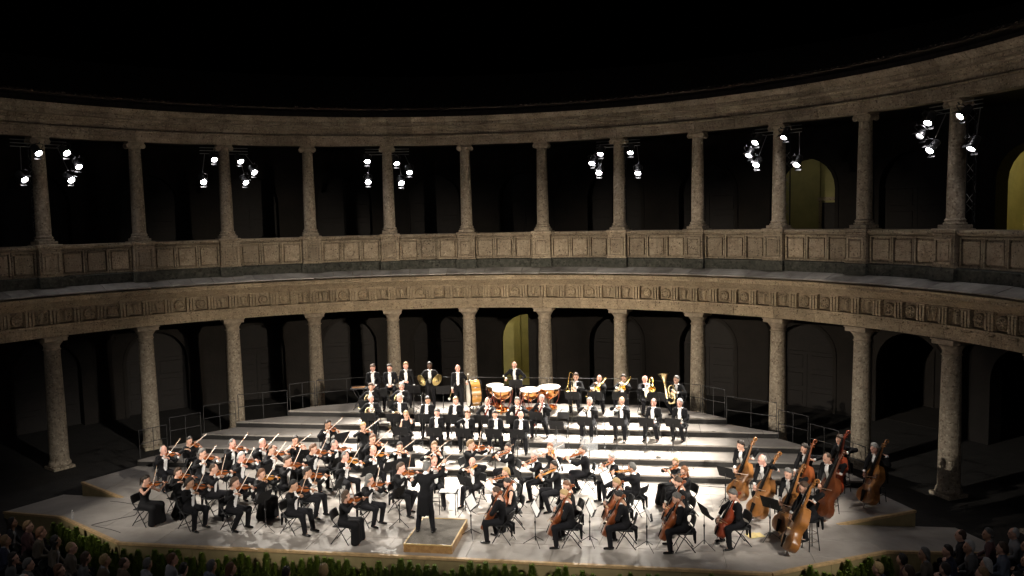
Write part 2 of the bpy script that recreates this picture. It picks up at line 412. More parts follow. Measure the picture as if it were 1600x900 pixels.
pl = MB(); pl.box((0, 17.27, 6.89), (.90, .84, .38), bev=.02); PLM = pl.mesh('pedestal_plinth', MATS['stone_plinth'])
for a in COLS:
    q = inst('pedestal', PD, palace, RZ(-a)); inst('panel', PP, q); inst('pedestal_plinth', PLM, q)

# upper entablature and eaves
au = MB(); au.ring([(17.20, 12.10), (17.20, 12.545), (17.6, 12.545), (17.6, 12.10)], A0, A1, NSEG); au = au.obj('architrave', MATS['stone_upper'], palace, smooth=30)
blocks([(17.10, 12.092), (17.10, 12.26), (17.06, 12.27), (17.06, 12.44), (16.99, 12.46), (16.99, 12.505), (17.3, 12.505), (17.3, 12.092)], 2, au, 'stone_block', 'stone_upper')
cu = MB(); cu.ring([(17.14, 12.555), (17.14, 12.78), (16.72, 13.0), (16.55, 13.2), (17.6, 13.225), (17.6, 12.555)], A0, A1, NSEG); cu = cu.obj('cornice', MATS['stone_upper'], palace, smooth=25)
blocks([(17.10, 12.55), (17.08, 12.56), (17.08, 12.72), (16.98, 12.74), (16.98, 12.79), (16.90, 12.82), (16.88, 12.87), (16.62, 12.89), (16.62, 13.02), (16.64, 13.03), (16.58, 13.05), (16.50, 13.10), (16.42, 13.18), (16.40, 13.23), (17.2, 13.23), (17.2, 12.55)], 3, cu, 'stone_block', 'stone_upper', .03, .01)
e = MB(); e.ring([(17.05, 13.232), (17.05, 13.52), (16.50, 13.56), (16.50, 13.60), (24.6, 16.3), (24.6, 13.232)], A0, A1, NSEG)
roof = e.obj('roof', MATS['roof_tile'], palace, smooth=25)
t_ = MB()
vs = []; fs = []
for j, y in enumerate((16.38, 16.9)):
    z = 13.60+(y-16.50)*.335
    for k in range(7):
        w_ = math.pi*k/6; vs.append((.085*math.cos(w_), y, z+.075*math.sin(w_)))
    for k in range(7):
        w_ = math.pi*k/6; vs.append((.068*math.cos(w_), y, z+.058*math.sin(w_)))
for k in range(6):
    fs += [(k, k+1, 15+k, 14+k)[::-1], (7+k, 8+k, 22+k, 21+k), (k, k+1, 8+k, 7+k)]
t_.add(vs, fs); TM = t_.mesh('roof_tile', MATS['roof_tile'], 40)
nt_ = 224
for k in range(nt_): inst('roof_tile', TM, roof, RZ(-(A0+(A1-A0)*(k+.5)/nt_)) @ T(0, rnd.uniform(-.02, .02), rnd.uniform(-.008, .008)))

# galleries
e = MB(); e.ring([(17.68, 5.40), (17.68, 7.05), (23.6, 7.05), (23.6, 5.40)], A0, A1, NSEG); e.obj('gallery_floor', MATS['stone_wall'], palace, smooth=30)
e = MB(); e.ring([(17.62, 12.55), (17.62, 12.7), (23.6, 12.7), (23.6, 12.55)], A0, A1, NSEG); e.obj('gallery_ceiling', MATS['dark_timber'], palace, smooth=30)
RW = 23.5; HA = 3.3
def arch_wall(z0, z1, spring, name):
    m = MB(); hb = STEP/2; r = RW*math.sin(R_(HA))
    def P_(a, z, rr): return (rr*math.sin(R_(a)), rr*math.cos(R_(a)), z)
    pts = [(-HA, z0), (-HA, spring)]
    for j in range(1, 12):
        w_ = math.pi*(1-j/12); pts.append((HA*math.cos(w_), spring+r*math.sin(w_)))
    pts += [(HA, spring), (HA, z0)]
    vs = []; fs = []
    def quad(a, b, c_, d): 
        n_ = len(vs); vs.extend((a, b, c_, d)); fs.append((n_, n_+1, n_+2, n_+3))
    for s_ in (-1, 1):
        q = [(s_*hb, z0), (s_*HA, z0), (s_*HA, z1), (s_*hb, z1)]
        if s_ > 0: q = q[::-1]
        quad(*[P_(a, z, RW) for a, z in q])
    for j in range(1, len(pts)-2):
        (a, za), (b, zb) = pts[j], pts[j+1]
        quad(P_(a, za, RW), P_(b, zb, RW), P_(b, z1, RW), P_(a, z1, RW))
    for j in range(len(pts)-1):
        (a, za), (b, zb) = pts[j], pts[j+1]
        quad(P_(a, za, RW), P_(a, za, RW+.7), P_(b, zb, RW+.7), P_(b, zb, RW))
    # raised archivolt round the opening
    for j in range(len(pts)-1):
        (a, za), (b, zb) = pts[j], pts[j+1]
        def out(a_, z_):
            if z_ <= spring: return (a_*1.12, z_)
            return (a_*1.12, spring+(z_-spring)*1.12)
        (a2, za2), (b2, zb2) = out(a, za), out(b, zb)
        quad(P_(a, za, RW-.05), P_(b, zb, RW-.05), P_(b2, zb2, RW-.05), P_(a2, za2, RW-.05))
        quad(P_(a2, za2, RW-.05), P_(b2, zb2, RW-.05), P_(b2, zb2, RW), P_(a2, za2, RW))
        quad(P_(b, zb, RW-.05), P_(a, za, RW-.05), P_(a, za, RW), P_(b, zb, RW))
    m.add(vs, fs)
    return m.mesh(name, MATS['stone_wall'])
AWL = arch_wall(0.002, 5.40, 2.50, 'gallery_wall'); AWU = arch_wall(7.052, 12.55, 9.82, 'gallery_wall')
def door_mesh(z0, spring, part):
    m = MB(); r = RW*math.sin(R_(HA)); y = RW+.45
    if part == 'fan':
        poly = [(r*1.02*math.cos(math.pi*j/12), r*1.02*math.sin(math.pi*j/12)) for j in range(13)]
        m.prism(poly, -.04, .04, M=T(0, y, spring) @ RX(90)); m.box((0, y-.05, spring), (2*r, .1, .14))
    else:
        m.box((r/2*1.01, y, (z0+spring)/2), (r*1.0, .08, spring-z0-.01))
        n_ = 3; h = (spring-z0)/n_
        for k in range(n_):
            m.box((r/2, y-.05, z0+h*(k+.5)), (r*.72, .04, h*.74), bev=.015)
    return m.mesh('door_leaf' if part != 'fan' else 'door_fanlight', MATS['dark_timber'])
DLs = {z: (door_mesh(z, s, 'leaf'), door_mesh(z, s, 'fan')) for z, s in ((0.002, 2.50), (7.052, 9.82))}
hf_ = MB(); rr_ = RW*math.sin(R_(HA))*1.02; hf_.prism([(0, 0)]+[(rr_*math.cos(math.pi*j/12), rr_*math.sin(math.pi*j/12)) for j in range(7)], -.04, .04, M=T(0, RW+.45, 2.50) @ RX(90)); HALF_FAN = hf_.mesh('door_fanlight', MATS['dark_timber'])
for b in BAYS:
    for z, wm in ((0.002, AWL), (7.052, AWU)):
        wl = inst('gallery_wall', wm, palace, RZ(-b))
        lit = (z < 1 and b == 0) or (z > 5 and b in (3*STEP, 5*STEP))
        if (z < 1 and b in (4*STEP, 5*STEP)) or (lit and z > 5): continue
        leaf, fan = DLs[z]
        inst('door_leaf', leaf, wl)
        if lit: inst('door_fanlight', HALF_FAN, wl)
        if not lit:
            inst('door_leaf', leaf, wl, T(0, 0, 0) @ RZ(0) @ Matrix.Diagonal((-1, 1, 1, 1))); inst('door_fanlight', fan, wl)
# rooms seen through the open arches, ochre walls lit by a lamp inside
def room(b, z0, z1, watt, name):
    m = MB()
    for c_, d in (((0, 27.6, (z0+z1)/2), (6.4, .2, z1-z0)), ((-3.1, 25.9, (z0+z1)/2), (.2, 3.3, z1-z0)), ((3.1, 25.9, (z0+z1)/2), (.2, 3.3, z1-z0)), ((0, 25.9, z1+.1), (6.4, 3.6, .2)), ((0, 25.9, z0-.05), (6.4, 3.6, .1))):
        m.box(c_, d)
    for xx in (-1.0, .9): m.box((xx, 27.46, (z0+z1)/2), (.10, .08, z1-z0))
    rm = m.obj(name, MATS['ochre_wall' if watt else 'stone_wall'], palace, RZ(-b))
    if watt:
        dx = -.3 if b == 3*STEP else 1.9
        for nm_, c_, d_, mt_ in (('inner_door', (dx, 27.44, z0+1.1), (1.05, .06, 2.2), 'dark_timber'), ('door_frame', (dx-.62, 27.45, z0+1.15), (.14, .10, 2.3), 'stone_parapet'), ('door_frame', (dx+.62, 27.45, z0+1.15), (.14, .10, 2.3), 'stone_parapet'), ('door_lintel', (dx, 27.45, z0+2.38), (1.5, .12, .16), 'stone_parapet')):
            q_ = MB(); q_.box(c_, d_, bev=.01); q_.obj(nm_, MATS[mt_], rm)
        ld = bpy.data.lights.new('room_lamp', 'POINT'); ld.energy = watt; ld.color = (1, .86, .55); ld.shadow_soft_size = .15
        lo = bpy.data.objects.new('room_lamp', ld); link(lo, rm, T(-2.0, 24.7, z0+4.3))
        lb = MB(); lb.lathe([(.03, -.12), (.11, -.08), (.14, 0), (.11, .09), (.0, .13)], 14); lb.obj('lamp_globe', MATS['lamp_glass_dim'], rm, T(-2.0, 24.7, z0+4.55), 60)
room(0, 0.01, 5.3, 46, 'lit_room'); room(3*STEP, 7.06, 12.3, 1.4, 'lit_room'); room(5*STEP, 7.06, 12.3, 60, 'lit_room')
room(4*STEP, 0.01, 5.3, 0, 'dark_room'); 

# ------------------------------------------------------------------ concert stage
CX = 0.87; Z0 = 0.90; HS = 0.196
YS = [-.12, 5.95, 6.95, 7.93, 8.92, 9.92]
def TZ(k): return Z0+HS*k
stage = empty('concert_stage', T(CX, 0, 0))
tag(stage, 'wide grey orchestra stage with stepped risers and pale wood front', 'stage')
half = [(7.95, -.12), (10.75, 1.40), (10.0, 3.02), (12.25, 4.25), (11.5, 5.95), (11.0, 6.95), (10.3, 7.93), (9.5, 8.92), (7.95, 9.92), (7.2, 10.7), (5.0, 11.75)]
OUT = half+[(-x, y) for x, y in half[::-1]]
def clip(poly, x0, x1, y0, y1):
    for ax, val, sgn in ((0, x0, 1), (0, x1, -1), (1, y0, 1), (1, y1, -1)):
        res = []
        for i in range(len(poly)):
            p, q = poly[i], poly[(i+1) % len(poly)]
            a, b = (p[ax]-val)*sgn, (q[ax]-val)*sgn
            if a >= 0: res.append(p)
            if a*b < 0:
                t = a/(a-b); res.append((p[0]+t*(q[0]-p[0]), p[1]+t*(q[1]-p[1])))
        poly = res
        if len(poly) < 3: return []
    out = []
    for p in poly:
        if not out or (abs(p[0]-out[-1][0])+abs(p[1]-out[-1][1]) > 1e-3): out.append(p)
    if len(out) > 2 and abs(out[0][0]-out[-1][0])+abs(out[0][1]-out[-1][1]) < 1e-3: out.pop()
    ar = abs(sum(out[i][0]*out[(i+1) % len(out)][1]-out[(i+1) % len(out)][0]*out[i][1] for i in range(len(out))))/2 if len(out) > 2 else 0
    return out if ar > .02 else []
def inset(poly, d):
    n = len(poly); ar = sum(poly[i][0]*poly[(i+1) % n][1]-poly[(i+1) % n][0]*poly[i][1] for i in range(n))
    if ar < 0: poly = poly[::-1]
    res = []
    for i in range(n):
        p0, p1, p2 = Vector(poly[i-1]), Vector(poly[i]), Vector(poly[(i+1) % n])
        e1 = (p1-p0).normalized(); e2 = (p2-p1).normalized()
        n1 = Vector((-e1.y, e1.x)); n2 = Vector((-e2.y, e2.x)); bis = n1+n2
        k = d/max(.35, 1+n1.dot(n2))
        q = p1+bis*k; res.append((q.x, q.y))
    return res
def strip_panels(poly, y0, y1, nrow, z, parent, off=0.0, th=.05):
    for j in range(nrow):
        ya, yb = y0+(y1-y0)*j/nrow, y0+(y1-y0)*(j+1)/nrow
        x = -13-off
        while x < 13:
            c = clip(poly, x, x+2, ya, yb)
            if c:
                m = MB(); m.prism(inset(c, .007), z-th, z+rnd.uniform(-.0015, .0015)); m.obj('deck_panel', MATS['deck'], parent)
            x += 2.0
# floor level
fl = clip(OUT, -20, 20, -1, YS[1]+.02)
b = MB(); b.prism(inset(fl, .03), 0.02, Z0-.012); base0 = b.obj('deck_frame', MATS['deck_frame'], stage)
strip_panels(fl, -.12, YS[1], 6, Z0, base0, off=.01)
for k in range(1, 6):
    y0 = YS[k]; y1 = YS[k+1]+.02 if k < 5 else 13
    poly = clip(OUT, -20, 20, y0, y1)
    b = MB(); b.prism(inset(poly, .03), 0.02, TZ(k)-.012); st = b.obj('riser_step', MATS['riser_cloth'], stage)
    ymax = max(p[1] for p in poly)
    strip_panels(poly, y0-.025 if False else y0, ymax if k == 5 else YS[k+1], 2 if k == 5 else 1, TZ(k), st, off=.5*(k % 2))
    # front boards of the step, two metres each
    xs = max(p[0] for p in poly if abs(p[1]-y0) < .01)
    x = -xs
    while x < xs-.01:
        xe = min(x+2, xs); m = MB()
        m.box(((x+xe)/2, y0+.012, TZ(k)-HS/2-.028), (xe-x-.012, .024, HS-.056)); m.obj('riser_board', MATS['riser_cloth'], st); x = xe
# pale front boards with a wooden edge trim
def edge_boards(p, q, zt0, zt1, zb0, zb1, n, mt, parent, trim=True, off=.012):
    p, q = Vector((*p, 0)), Vector((*q, 0)); d = (q-p).normalized(); nrm = Vector((d.y, -d.x, 0))
    for i in range(n):
        a, b_ = i/n, (i+1)/n
        P0 = p.lerp(q, a)+d*.004; P1 = p.lerp(q, b_)-d*.004
        ta, tb = zt0+(zt1-zt0)*a, zt0+(zt1-zt0)*b_; ba, bb = zb0+(zb1-zb0)*a, zb0+(zb1-zb0)*b_
        vs = []
        for o in (off, off+.022):
            for P_, z in ((P0, ba), (P1, bb), (P1, tb), (P0, ta)): 
                v = P_+nrm*o; vs.append((v.x, v.y, z))
        m = MB(); m.add(vs, [(3, 2, 1, 0), (4, 5, 6, 7), (0, 1, 5, 4), (1, 2, 6, 5), (2, 3, 7, 6), (3, 0, 4, 7)])
        m.obj('front_board', MATS[mt], parent)
    if trim:
        vs = []
        for P_, z in ((p, zt0), (q, zt1)):
            for o, dz in ((-.03, .006), (.06, .006), (.06, -.055), (-.03, -.055)):
                v = P_+nrm*o; vs.append((v.x, v.y, z+dz))
        m = MB(); m.add(vs, [(0, 1, 2, 3), (7, 6, 5, 4), (1, 0, 4, 5), (2, 1, 5, 6), (3, 2, 6, 7), (0, 3, 7, 4)]); m.obj('edge_trim', MATS['trim_wood'], parent)
edge_boards((-7.95, -.12), (7.95, -.12), Z0-.057, Z0-.057, .01, .01, 8, 'fascia', stage, trim=False)
edge_boards((-7.95, -.12), (7.95, -.12), Z0, Z0, 0, 0, 0, 'fascia', stage)
edge_boards((7.95, -.12), (10.75, 1.40), Z0-.057, Z0-.057, .01, .01, 2, 'fascia', stage, trim=False); edge_boards((7.95, -.12), (10.75, 1.40), Z0, Z0, 0, 0, 0, 'fascia', stage)
edge_boards((-10.75, 1.40), (-7.95, -.12), Z0-.057, Z0-.057, .01, .01, 2, 'fascia', stage, trim=False); edge_boards((-10.75, 1.40), (-7.95, -.12), Z0, Z0, 0, 0, 0, 'fascia', stage)
# side ramps dropping outwards beyond the hinge lines
SL_ = .175; RL = 4.0
def ramp(sx):
    d = Vector((.877, .48)); h0 = Vector((10.75, 1.40)); h1 = Vector((10.0, 3.02))
    e0 = h0+d*RL; e1 = h1+d*RL; zl = Z0-SL_*RL
    vs = []
    for P_, z in ((h0, Z0), (e0, zl), (e1, zl), (h1, Z0)): vs.append((sx*P_.x, P_.y, z-.002))
    for P_, z in ((h0, Z0), (e0, zl), (e1, zl), (h1, Z0)): vs.append((sx*P_.x, P_.y, .01))
    fs = [(0, 1, 2, 3), (7, 6, 5, 4), (0, 4, 5, 1), (1, 5, 6, 2), (2, 6, 7, 3), (3, 7, 4, 0)]
    if sx > 0: fs = [f_[::1] for f_ in fs]
    else: fs = [f_[::-1] for f_ in fs]
    m = MB(); m.add(vs, fs); r_ = m.obj('side_ramp', MATS['deck'], stage)
    P0, P1 = (sx*h0.x, h0.y), (sx*e0.x, e0.y)
    if sx > 0: edge_boards(P0, P1, Z0, zl, .01, .01, 2, 'fascia', r_)
    else: edge_boards(P1, P0, zl, Z0, .01, .01, 2, 'fascia', r_)
    # wedge face between the ramp and the higher deck
    w1 = Vector((12.25, 4.25)); L = (w1-h1).length
    if sx > 0: edge_boards((sx*h1.x, h1.y), (sx*w1.x, w1.y), Z0-.004, Z0-.004, Z0-.01, Z0-SL_*L, 1, 'fascia', r_)
    else: edge_boards((sx*w1.x, w1.y), (sx*h1.x, h1.y), Z0-.004, Z0-.004, Z0-SL_*L, Z0-.01, 1, 'fascia', r_)
ramp(1); ramp(-1)

# guard rails along the sides and the back of the risers
def rail(p, q, z, lab, n=3):
    p, q = Vector((p[0]+CX, p[1], z)), Vector((q[0]+CX, q[1], z)); d = (q-p); L = d.length; d.normalize()
    M = frame(p, d, (0, 0, 1))
    o = empty('guard_rail', M); tag(o, lab, 'railing', 'tube guard rails round the risers')
    for k in range(n):
        y = .03+(L-.06)*k/(n-1); m = MB(); m.tube([(0, y, 0), (0, y, .98)], .012, 8); m.obj('post', MATS['galvanised'], o, smooth=60)
    for h in (.98, .52):
        m = MB(); m.tube([(0, .03, h), (0, L-.03, h)], .012, 8); m.obj('rail', MATS['galvanised'], o, smooth=60)
sides = half[4:]
for sx, sn in ((1, 'double basses'), (-1, 'violins')):
    for k in range(5):
        p, q = sides[k], sides[k+1]
        nm = ['lowest', 'second', 'third', 'fourth', 'top'][k]
        rail((sx*(p[0]-.05), p[1]+.05), (sx*(q[0]-.05), q[1]-.05), TZ(k+1), 'grey tube guard rail beside the %s riser on the side of the %s' % (nm, sn), 3)
    rail((sx*7.15, 10.70), (sx*5.05, 11.68), TZ(5), 'grey tube guard rail at the slanted back corner on the side of the %s' % sn, 3)
for x0, x1, w_ in ((-4.95, -1.7, 'behind the percussionists'), (-1.65, 1.6, 'behind the timpani'), (1.65, 4.95, 'behind the trombones')):
    rail((x0, 11.69), (x1, 11.69), TZ(5), 'grey tube guard rail at the back edge %s' % w_, 3)

# podium
pod = empty('conductor_podium', T(.90, .95, Z0))
tag(pod, 'low wooden conductor podium with grey carpet top and pale wood edge', 'podium')
pw, pd_, ph_ = 1.20, 1.75, .20
m = MB(); m.box((0, 0, ph_-.012), (pw-.07, pd_-.07, .024)); m.obj('carpet', MATS['podium_carpet'], pod)
for c_, d in (((0, -pd_/2+.012, ph_/2-.01), (pw, .024, ph_-.022)), ((0, pd_/2-.012, ph_/2-.01), (pw, .024, ph_-.022)), ((-pw/2+.012, 0, ph_/2-.01), (.024, pd_-.05, ph_-.022)), ((pw/2-.012, 0, ph_/2-.01), (.024, pd_-.05, ph_-.022))):
    m = MB(); m.box(c_, d); m.obj('side_board', MATS['podium_wood'] , pod)
for c_, d in (((0, -pd_/2+.015, ph_-.004), (pw+.006, .036, .03)), ((0, pd_/2-.015, ph_-.004), (pw+.006, .036, .03)), ((-pw/2+.015, 0, ph_-.004), (.036, pd_-.07, .03)), ((pw/2-.015, 0, ph_-.004), (.036, pd_-.07, .03))):
    m = MB(); m.box(c_, d, bev=.004); m.obj('edge_strip', MATS['podium_edge'], pod)

# ------------------------------------------------------------------ stage lighting
CL = [[(-14.89,7.68,11.48),(-15.12,7.20,10.55),(-14.43,8.51,11.53),(-14.23,8.84,11.06),(-14.38,8.59,10.57)],
[(-11.00,12.63,11.46),(-11.34,12.32,10.56),(-10.21,13.28,11.40),(-9.79,13.59,10.96),(-10.08,13.38,10.54)],
[(-5.66,15.76,11.41),(-5.66,15.76,10.53),(-4.47,16.14,11.31),(-3.95,16.28,10.92),(-4.31,16.19,10.46)],
[(4.29,16.19,11.43),(3.93,16.28,11.06),(4.22,16.21,10.65),(5.53,15.81,11.42),(5.83,15.70,10.57)],
[(10.14,13.33,11.45),(9.93,13.49,11.00),(10.18,13.30,10.63),(11.04,12.59,11.54),(11.43,12.24,10.53)],
[(14.53,8.33,11.46),(14.39,8.57,11.09),(14.58,8.25,10.63),(15.08,7.30,11.51),(15.25,6.92,10.56)]]
def lamp_meshes():
    h = MB(); h.lathe([(.06, -.36), (.10, -.36), (.11, -.34), (.115, -.06), (.13, -.03), (.135, .06), (.115, .06), (.115, .0)], 18)
    for k in range(5): h.lathe([(.118, -.30+.05*k), (.125, -.295+.05*k), (.118, -.285+.05*k)], 18)
    l = MB(); l.lathe([(.0, .012), (.06, .010), (.112, .0)], 18)
    y = MB(); y.tube([(-.17, 0, -.15), (-.17, -.2, -.15), (-.12, -.27, -.15), (.12, -.27, -.15), (.17, -.2, -.15), (.17, 0, -.15)], .012, 6); y.tube([(0, -.27, -.15), (0, -.36, -.15)], .016, 6)
    f = MB(); f.box((0, .15, .12), (.24, .008, .13), M=RX(-16))
    return h.mesh('housing', MATS['lamp_alloy'], 40), l.mesh('lens', MATS['lamp_glass'], 60), y.mesh('yoke', MATS['lamp_alloy'], 60), f.mesh('barn_door', MATS['black_metal'])
LH, LL, LY, LF = lamp_meshes()
HEADS = 0
def lamp(pos, target, watt, spot, label, group, dim=False, blend=.7, col=(1.0, .925, .82)):
    pos = Vector(pos); d = (Vector(target)-pos).normalized()
    z = d; x = Vector((0, 0, 1)).cross(z).normalized(); y = z.cross(x)
    M = Matrix((-x, -y, z)).transposed().to_4x4(); M.translation = pos-d*.02
    o = empty('stage_spotlight', M); tag(o, label, 'spotlight', group)
    inst('housing', LH, o); inst('lens', LL, o, mat=MATS['lamp_glass_dim'] if dim else MATS['lamp_glass']); inst('yoke', LY, o); inst('barn_door', LF, o); inst('barn_door', LF, o, RZ(180))
    ld = bpy.data.lights.new('beam', 'SPOT'); ld.energy = watt; ld.spot_size = R_(spot); ld.spot_blend = blend; ld.shadow_soft_size = .07; ld.color = col
    lo = bpy.data.objects.new('beam', ld); link(lo, o, T(0, 0, .10) @ RX(180))
    return o
ORD = ['far end by the violins', 'second column beside the violins', 'column left behind the horns', 'column behind the trombones', 'column above the guard rail steps', 'far end by the double basses']
ORD = ['the column at the violin end', 'the third column above the violins', 'the column above the horns', 'the column above the trombones', 'the column above the trumpets', 'the column at the double bass end']
WHICH = ['top', 'middle', 'lowest', 'upper right', 'lower right']
# aim of each lamp on the stage and its share of the full power
TGT = [[(-4.8, 3.6, .8), (-3.4, 4.6, .8), (-2.0, 3.0, .6), (-5.6, 4.6, .7), (-.6, 3.4, .7)],
       [(-3.4, 6.0, 1.0), (-2.6, 2.9, .45), (-.4, 6.8, 1.6), (1.0, 6.6, 1.6), (-1.6, 8.2, 1.4)],
       [(-1.8, 8.0, 1.8), (-1.0, 3.2, .45), (.6, 8.8, 2.4), (.4, 7.2, 2.0), (2.6, 3.2, .45)],
       [(2.6, 9.0, 2.4), (1.8, 7.2, 2.0), (3.4, 3.2, .45), (4.4, 8.4, 2.2), (5.4, 7.0, 1.6)],
       [(3.2, 6.8, 1.6), (5.0, 8.0, 1.8), (4.2, 2.9, .45), (6.2, 8.0, 1.4), (6.2, 5.8, 1.2)],
       [(8.4, 3.4, .6), (6.6, 4.6, .8), (5.0, 3.0, .7), (3.6, 4.0, .8), (9.4, 4.4, .6)]]
rl = random.Random(11)
for ci, cl in enumerate(CL):
    colang = [-5.5, -3.5, -1.5, 1.5, 3.5, 5.5][ci]*STEP
    rig = empty('lighting_tower', polar(colang, 18.0, 7.06)); tag(rig, 'slim black truss tower with lamp arms behind %s' % ORD[ci], 'truss', 'lamp towers on the upper gallery')
    m = MB()
    for x, y in ((-.13, -.1), (.13, -.1), (0, .13)): m.tube([(x, y, 0), (x, y, 4.95)], .022, 6)
    m.obj('mast', MATS['black_metal'], rig, smooth=60)
    m = MB(); pts = [(-.13, -.1), (.13, -.1), (0, .13)]
    for k in range(16):
        a_, b_ = pts[k % 3], pts[(k+1) % 3]; m.tube([(*a_, .15+.3*k), (*b_, .45+.3*k)], .009, 5); m.tube([(*b_, .15+.3*k), (*a_, .45+.3*k)], .009, 5)
    m.obj('lacing', MATS['rig_steel'], rig, smooth=60)
    inv = rig.matrix_world.inverted() if False else polar(colang, 18.0, 7.06).inverted()
    for h in (4.66, 4.78, 4.90):
        m = MB(); m.tube([(-.95, -.75, h), (.95, -.75, h)], .017, 6); m.obj('cross_bar', MATS['rig_steel'], rig, smooth=60)
    for s_ in (-.35, .35):
        m = MB(); m.tube([(s_*.4, 0, 4.7), (s_, -.76, 4.7)], .02, 6); m.obj('arm', MATS['black_metal'], rig, smooth=60)
    for li, p in enumerate(cl):
        tx, ty, pw_ = TGT[ci][li]
        dim = (ci == 5 and li == 1)
        nth = ['first', 'second', 'third', 'fourth', 'fifth'][sorted(range(5), key=lambda q: cl[q][0]-cl[q][2]*.001).index(li)]
        side = 'violin' if (Vector(p).x-18*math.sin(R_(colang)) < 0) else 'bass'
        hh = 'upper' if p[2] > 11.2 else ('middle' if p[2] > 10.8 else 'lower')
        lamp(p, (tx+rl.uniform(-.3, .3), ty+rl.uniform(-.2, .2), 1.2), SPOT_W*pw_*(.5 if dim else 1), (23 if ci in (0, 5) else 25), 'glowing stage spotlight, %s from the violin side, at %s' % (nth, ORD[ci]), 'stage spotlights on the upper gallery', dim, blend=.75)
        # hanger from the bars to the lamp
        q = inv @ Vector(p); m = MB(); m.tube([(q.x*.8, -.75, 4.66), (q.x, q.y+.18, q.z+.34)], .013, 6); m.obj('hanger', MATS['rig_steel'], rig, smooth=60)
# two lamp towers added out of view beside the audience light the players' faces
for sx, nm in ((-1, 'left'), (1, 'right')):
    bx, by = sx*12.5+.8, -10.5
    tw = empty('added_lamp_tower', T(bx, by, 0)); tag(tw, 'added unseen black truss lamp tower beside the audience on the %s' % ('violin side' if sx < 0 else 'bass side'), 'truss')
    m = MB()
    for x, y in ((-.2, -.2), (.2, -.2), (0, .2)): m.tube([(x, y, 0), (x, y, 11.6)], .025, 6)
    for k in range(28):
        m.tube([(-.2, -.2, .1+.4*k), (.2, -.2, .5+.4*k), (0, .2, .3+.4*k)], .01, 5)
    m.obj('mast', MATS['black_metal'], tw, smooth=60)
    m = MB(); m.tube([(-1.3, .3, 11.38), (1.3, .3, 11.38)], .025, 6); m.obj('cross_bar', MATS['galvanised'], tw, smooth=60)
    for k in range(6):
        px = bx-1.15+.46*k
        lamp((px, by+.3, 11.0), (.87-8.0+3.2*k, (2.9 if k in (0, 5) else 3.5)+(4.2 if k in (0, 5) else 4.6)*((k+(sx > 0)) % 2), 1.5), FRONT_W, 22 if k in (0, 5) else 24, 'glowing stage spotlight, the %s along the bar of the added %s tower' % (['first', 'second', 'third', 'fourth', 'fifth', 'sixth'][k], 'violin side' if sx < 0 else 'bass side'), 'stage spotlights on the added audience towers', blend=1.0)
    for k in range(2):  # wash lamps added to lift the lower stonework above the stage's own bounce
        px = bx-.35+.7*k
        lamp((px, by+.3, 10.1), (.6-sx*(1.4+7.0*k), 16.0-1.4*k, 4.6), WASH_W, 25, 'added wide wash lamp, the %s on the lower bar of the %s tower' % (['outer', 'inner'][k] if sx < 0 else ['inner', 'outer'][k], 'violin side' if sx < 0 else 'bass side'), 'added wash lamps on the audience towers', blend=1.0, col=(1.0, .86, .68))
    m = MB(); m.tube([(-.6, .3, 10.48), (.6, .3, 10.48)], .025, 6); m.obj('cross_bar', MATS['galvanised'], tw, smooth=60)

# ------------------------------------------------------------------ prototype meshes of chairs, stands and instruments
def chair_parts():
    P = []
    for s_ in (-1, 1):
        m = MB(); m.tube([(s_*.205, .22, 0), (s_*.205, -.02, .43), (s_*.20, -.19, .62), (s_*.195, -.245, .80)], .0125, 7); P.append(('leg', m.mesh('leg', MATS['black_metal'], 60)))
        m = MB(); m.tube([(s_*.185, -.25, 0), (s_*.185, -.02, .30), (s_*.185, .16, .44)], .0125, 7); P.append(('leg', m.mesh('leg', MATS['black_metal'], 60)))
    m = MB(); m.box((0, .0, .448), (.40, .39, .028), bev=.012); P.append(('seat', m.mesh('seat', MATS['black_plastic'])))
    vs = []; fs = []; n = 9
    for j, (z, yy) in enumerate(((.60, -.185), (.66, -.205), (.76, -.232), (.81, -.245))):
        wd = .20 if j in (1, 2) else .185
        for k in range(n):
            t = -1+2*k/(n-1); vs.append((wd*t, yy-.03*(1-t*t), z))
    nn = len(vs)
    vs += [(x, y-.022, z) for x, y, z in vs]
    for j in range(3):
        for k in range(n-1):
            a = j*n+k; fs += [(a, a+n, a+n+1, a+1), (nn+a, nn+a+1, nn+a+n+1, nn+a+n)]
    for k in range(n-1): fs += [(k, k+1, nn+k+1, nn+k), (3*n+k, nn+3*n+k, nn+3*n+k+1, 3*n+k+1)]
    for j in range(3): fs += [(j*n, nn+j*n, nn+j*n+n, j*n+n), (j*n+n-1, j*n+2*n-1, nn+j*n+2*n-1, nn+j*n+n-1)]
    m = MB(); m.add(vs, fs); P.append(('backrest', m.mesh('backrest', MATS['black_plastic'], 40)))
    m = MB(); m.tube([(-.205, .16, .11), (.205, .16, .11)], .010, 6); P.append(('crossbar', m.mesh('crossbar', MATS['black_metal'], 60)))
    m = MB(); m.tube([(-.185, -.19, .08), (.185, -.19, .08)], .010, 6); P.append(('crossbar', m.mesh('crossbar', MATS['black_metal'], 60)))
    return P
def stool_parts():
    P = []
    m = MB(); m.lathe([(.0, .70), (.15, .70), (.17, .715), (.17, .745), (.15, .76), (.0, .765)], 20); P.append(('seat', m.mesh('seat', MATS['black_plastic'], 40)))
    for k in range(4):
        w_ = R_(45+90*k); m = MB(); m.tube([(.20*math.cos(w_), .20*math.sin(w_), 0), (.12*math.cos(w_), .12*math.sin(w_), .71)], .0125, 7); P.append(('leg', m.mesh('leg', MATS['black_metal'], 60)))
    for h, r in ((.22, .178), (.42, .155)):
        m = MB(); m.tube([(r*math.cos(R_(45+90*k)), r*math.sin(R_(45+90*k)), h) for k in range(4)], .009, 6, closed=True); P.append(('foot_ring', m.mesh('foot_ring', MATS['chrome'], 60)))
    return P
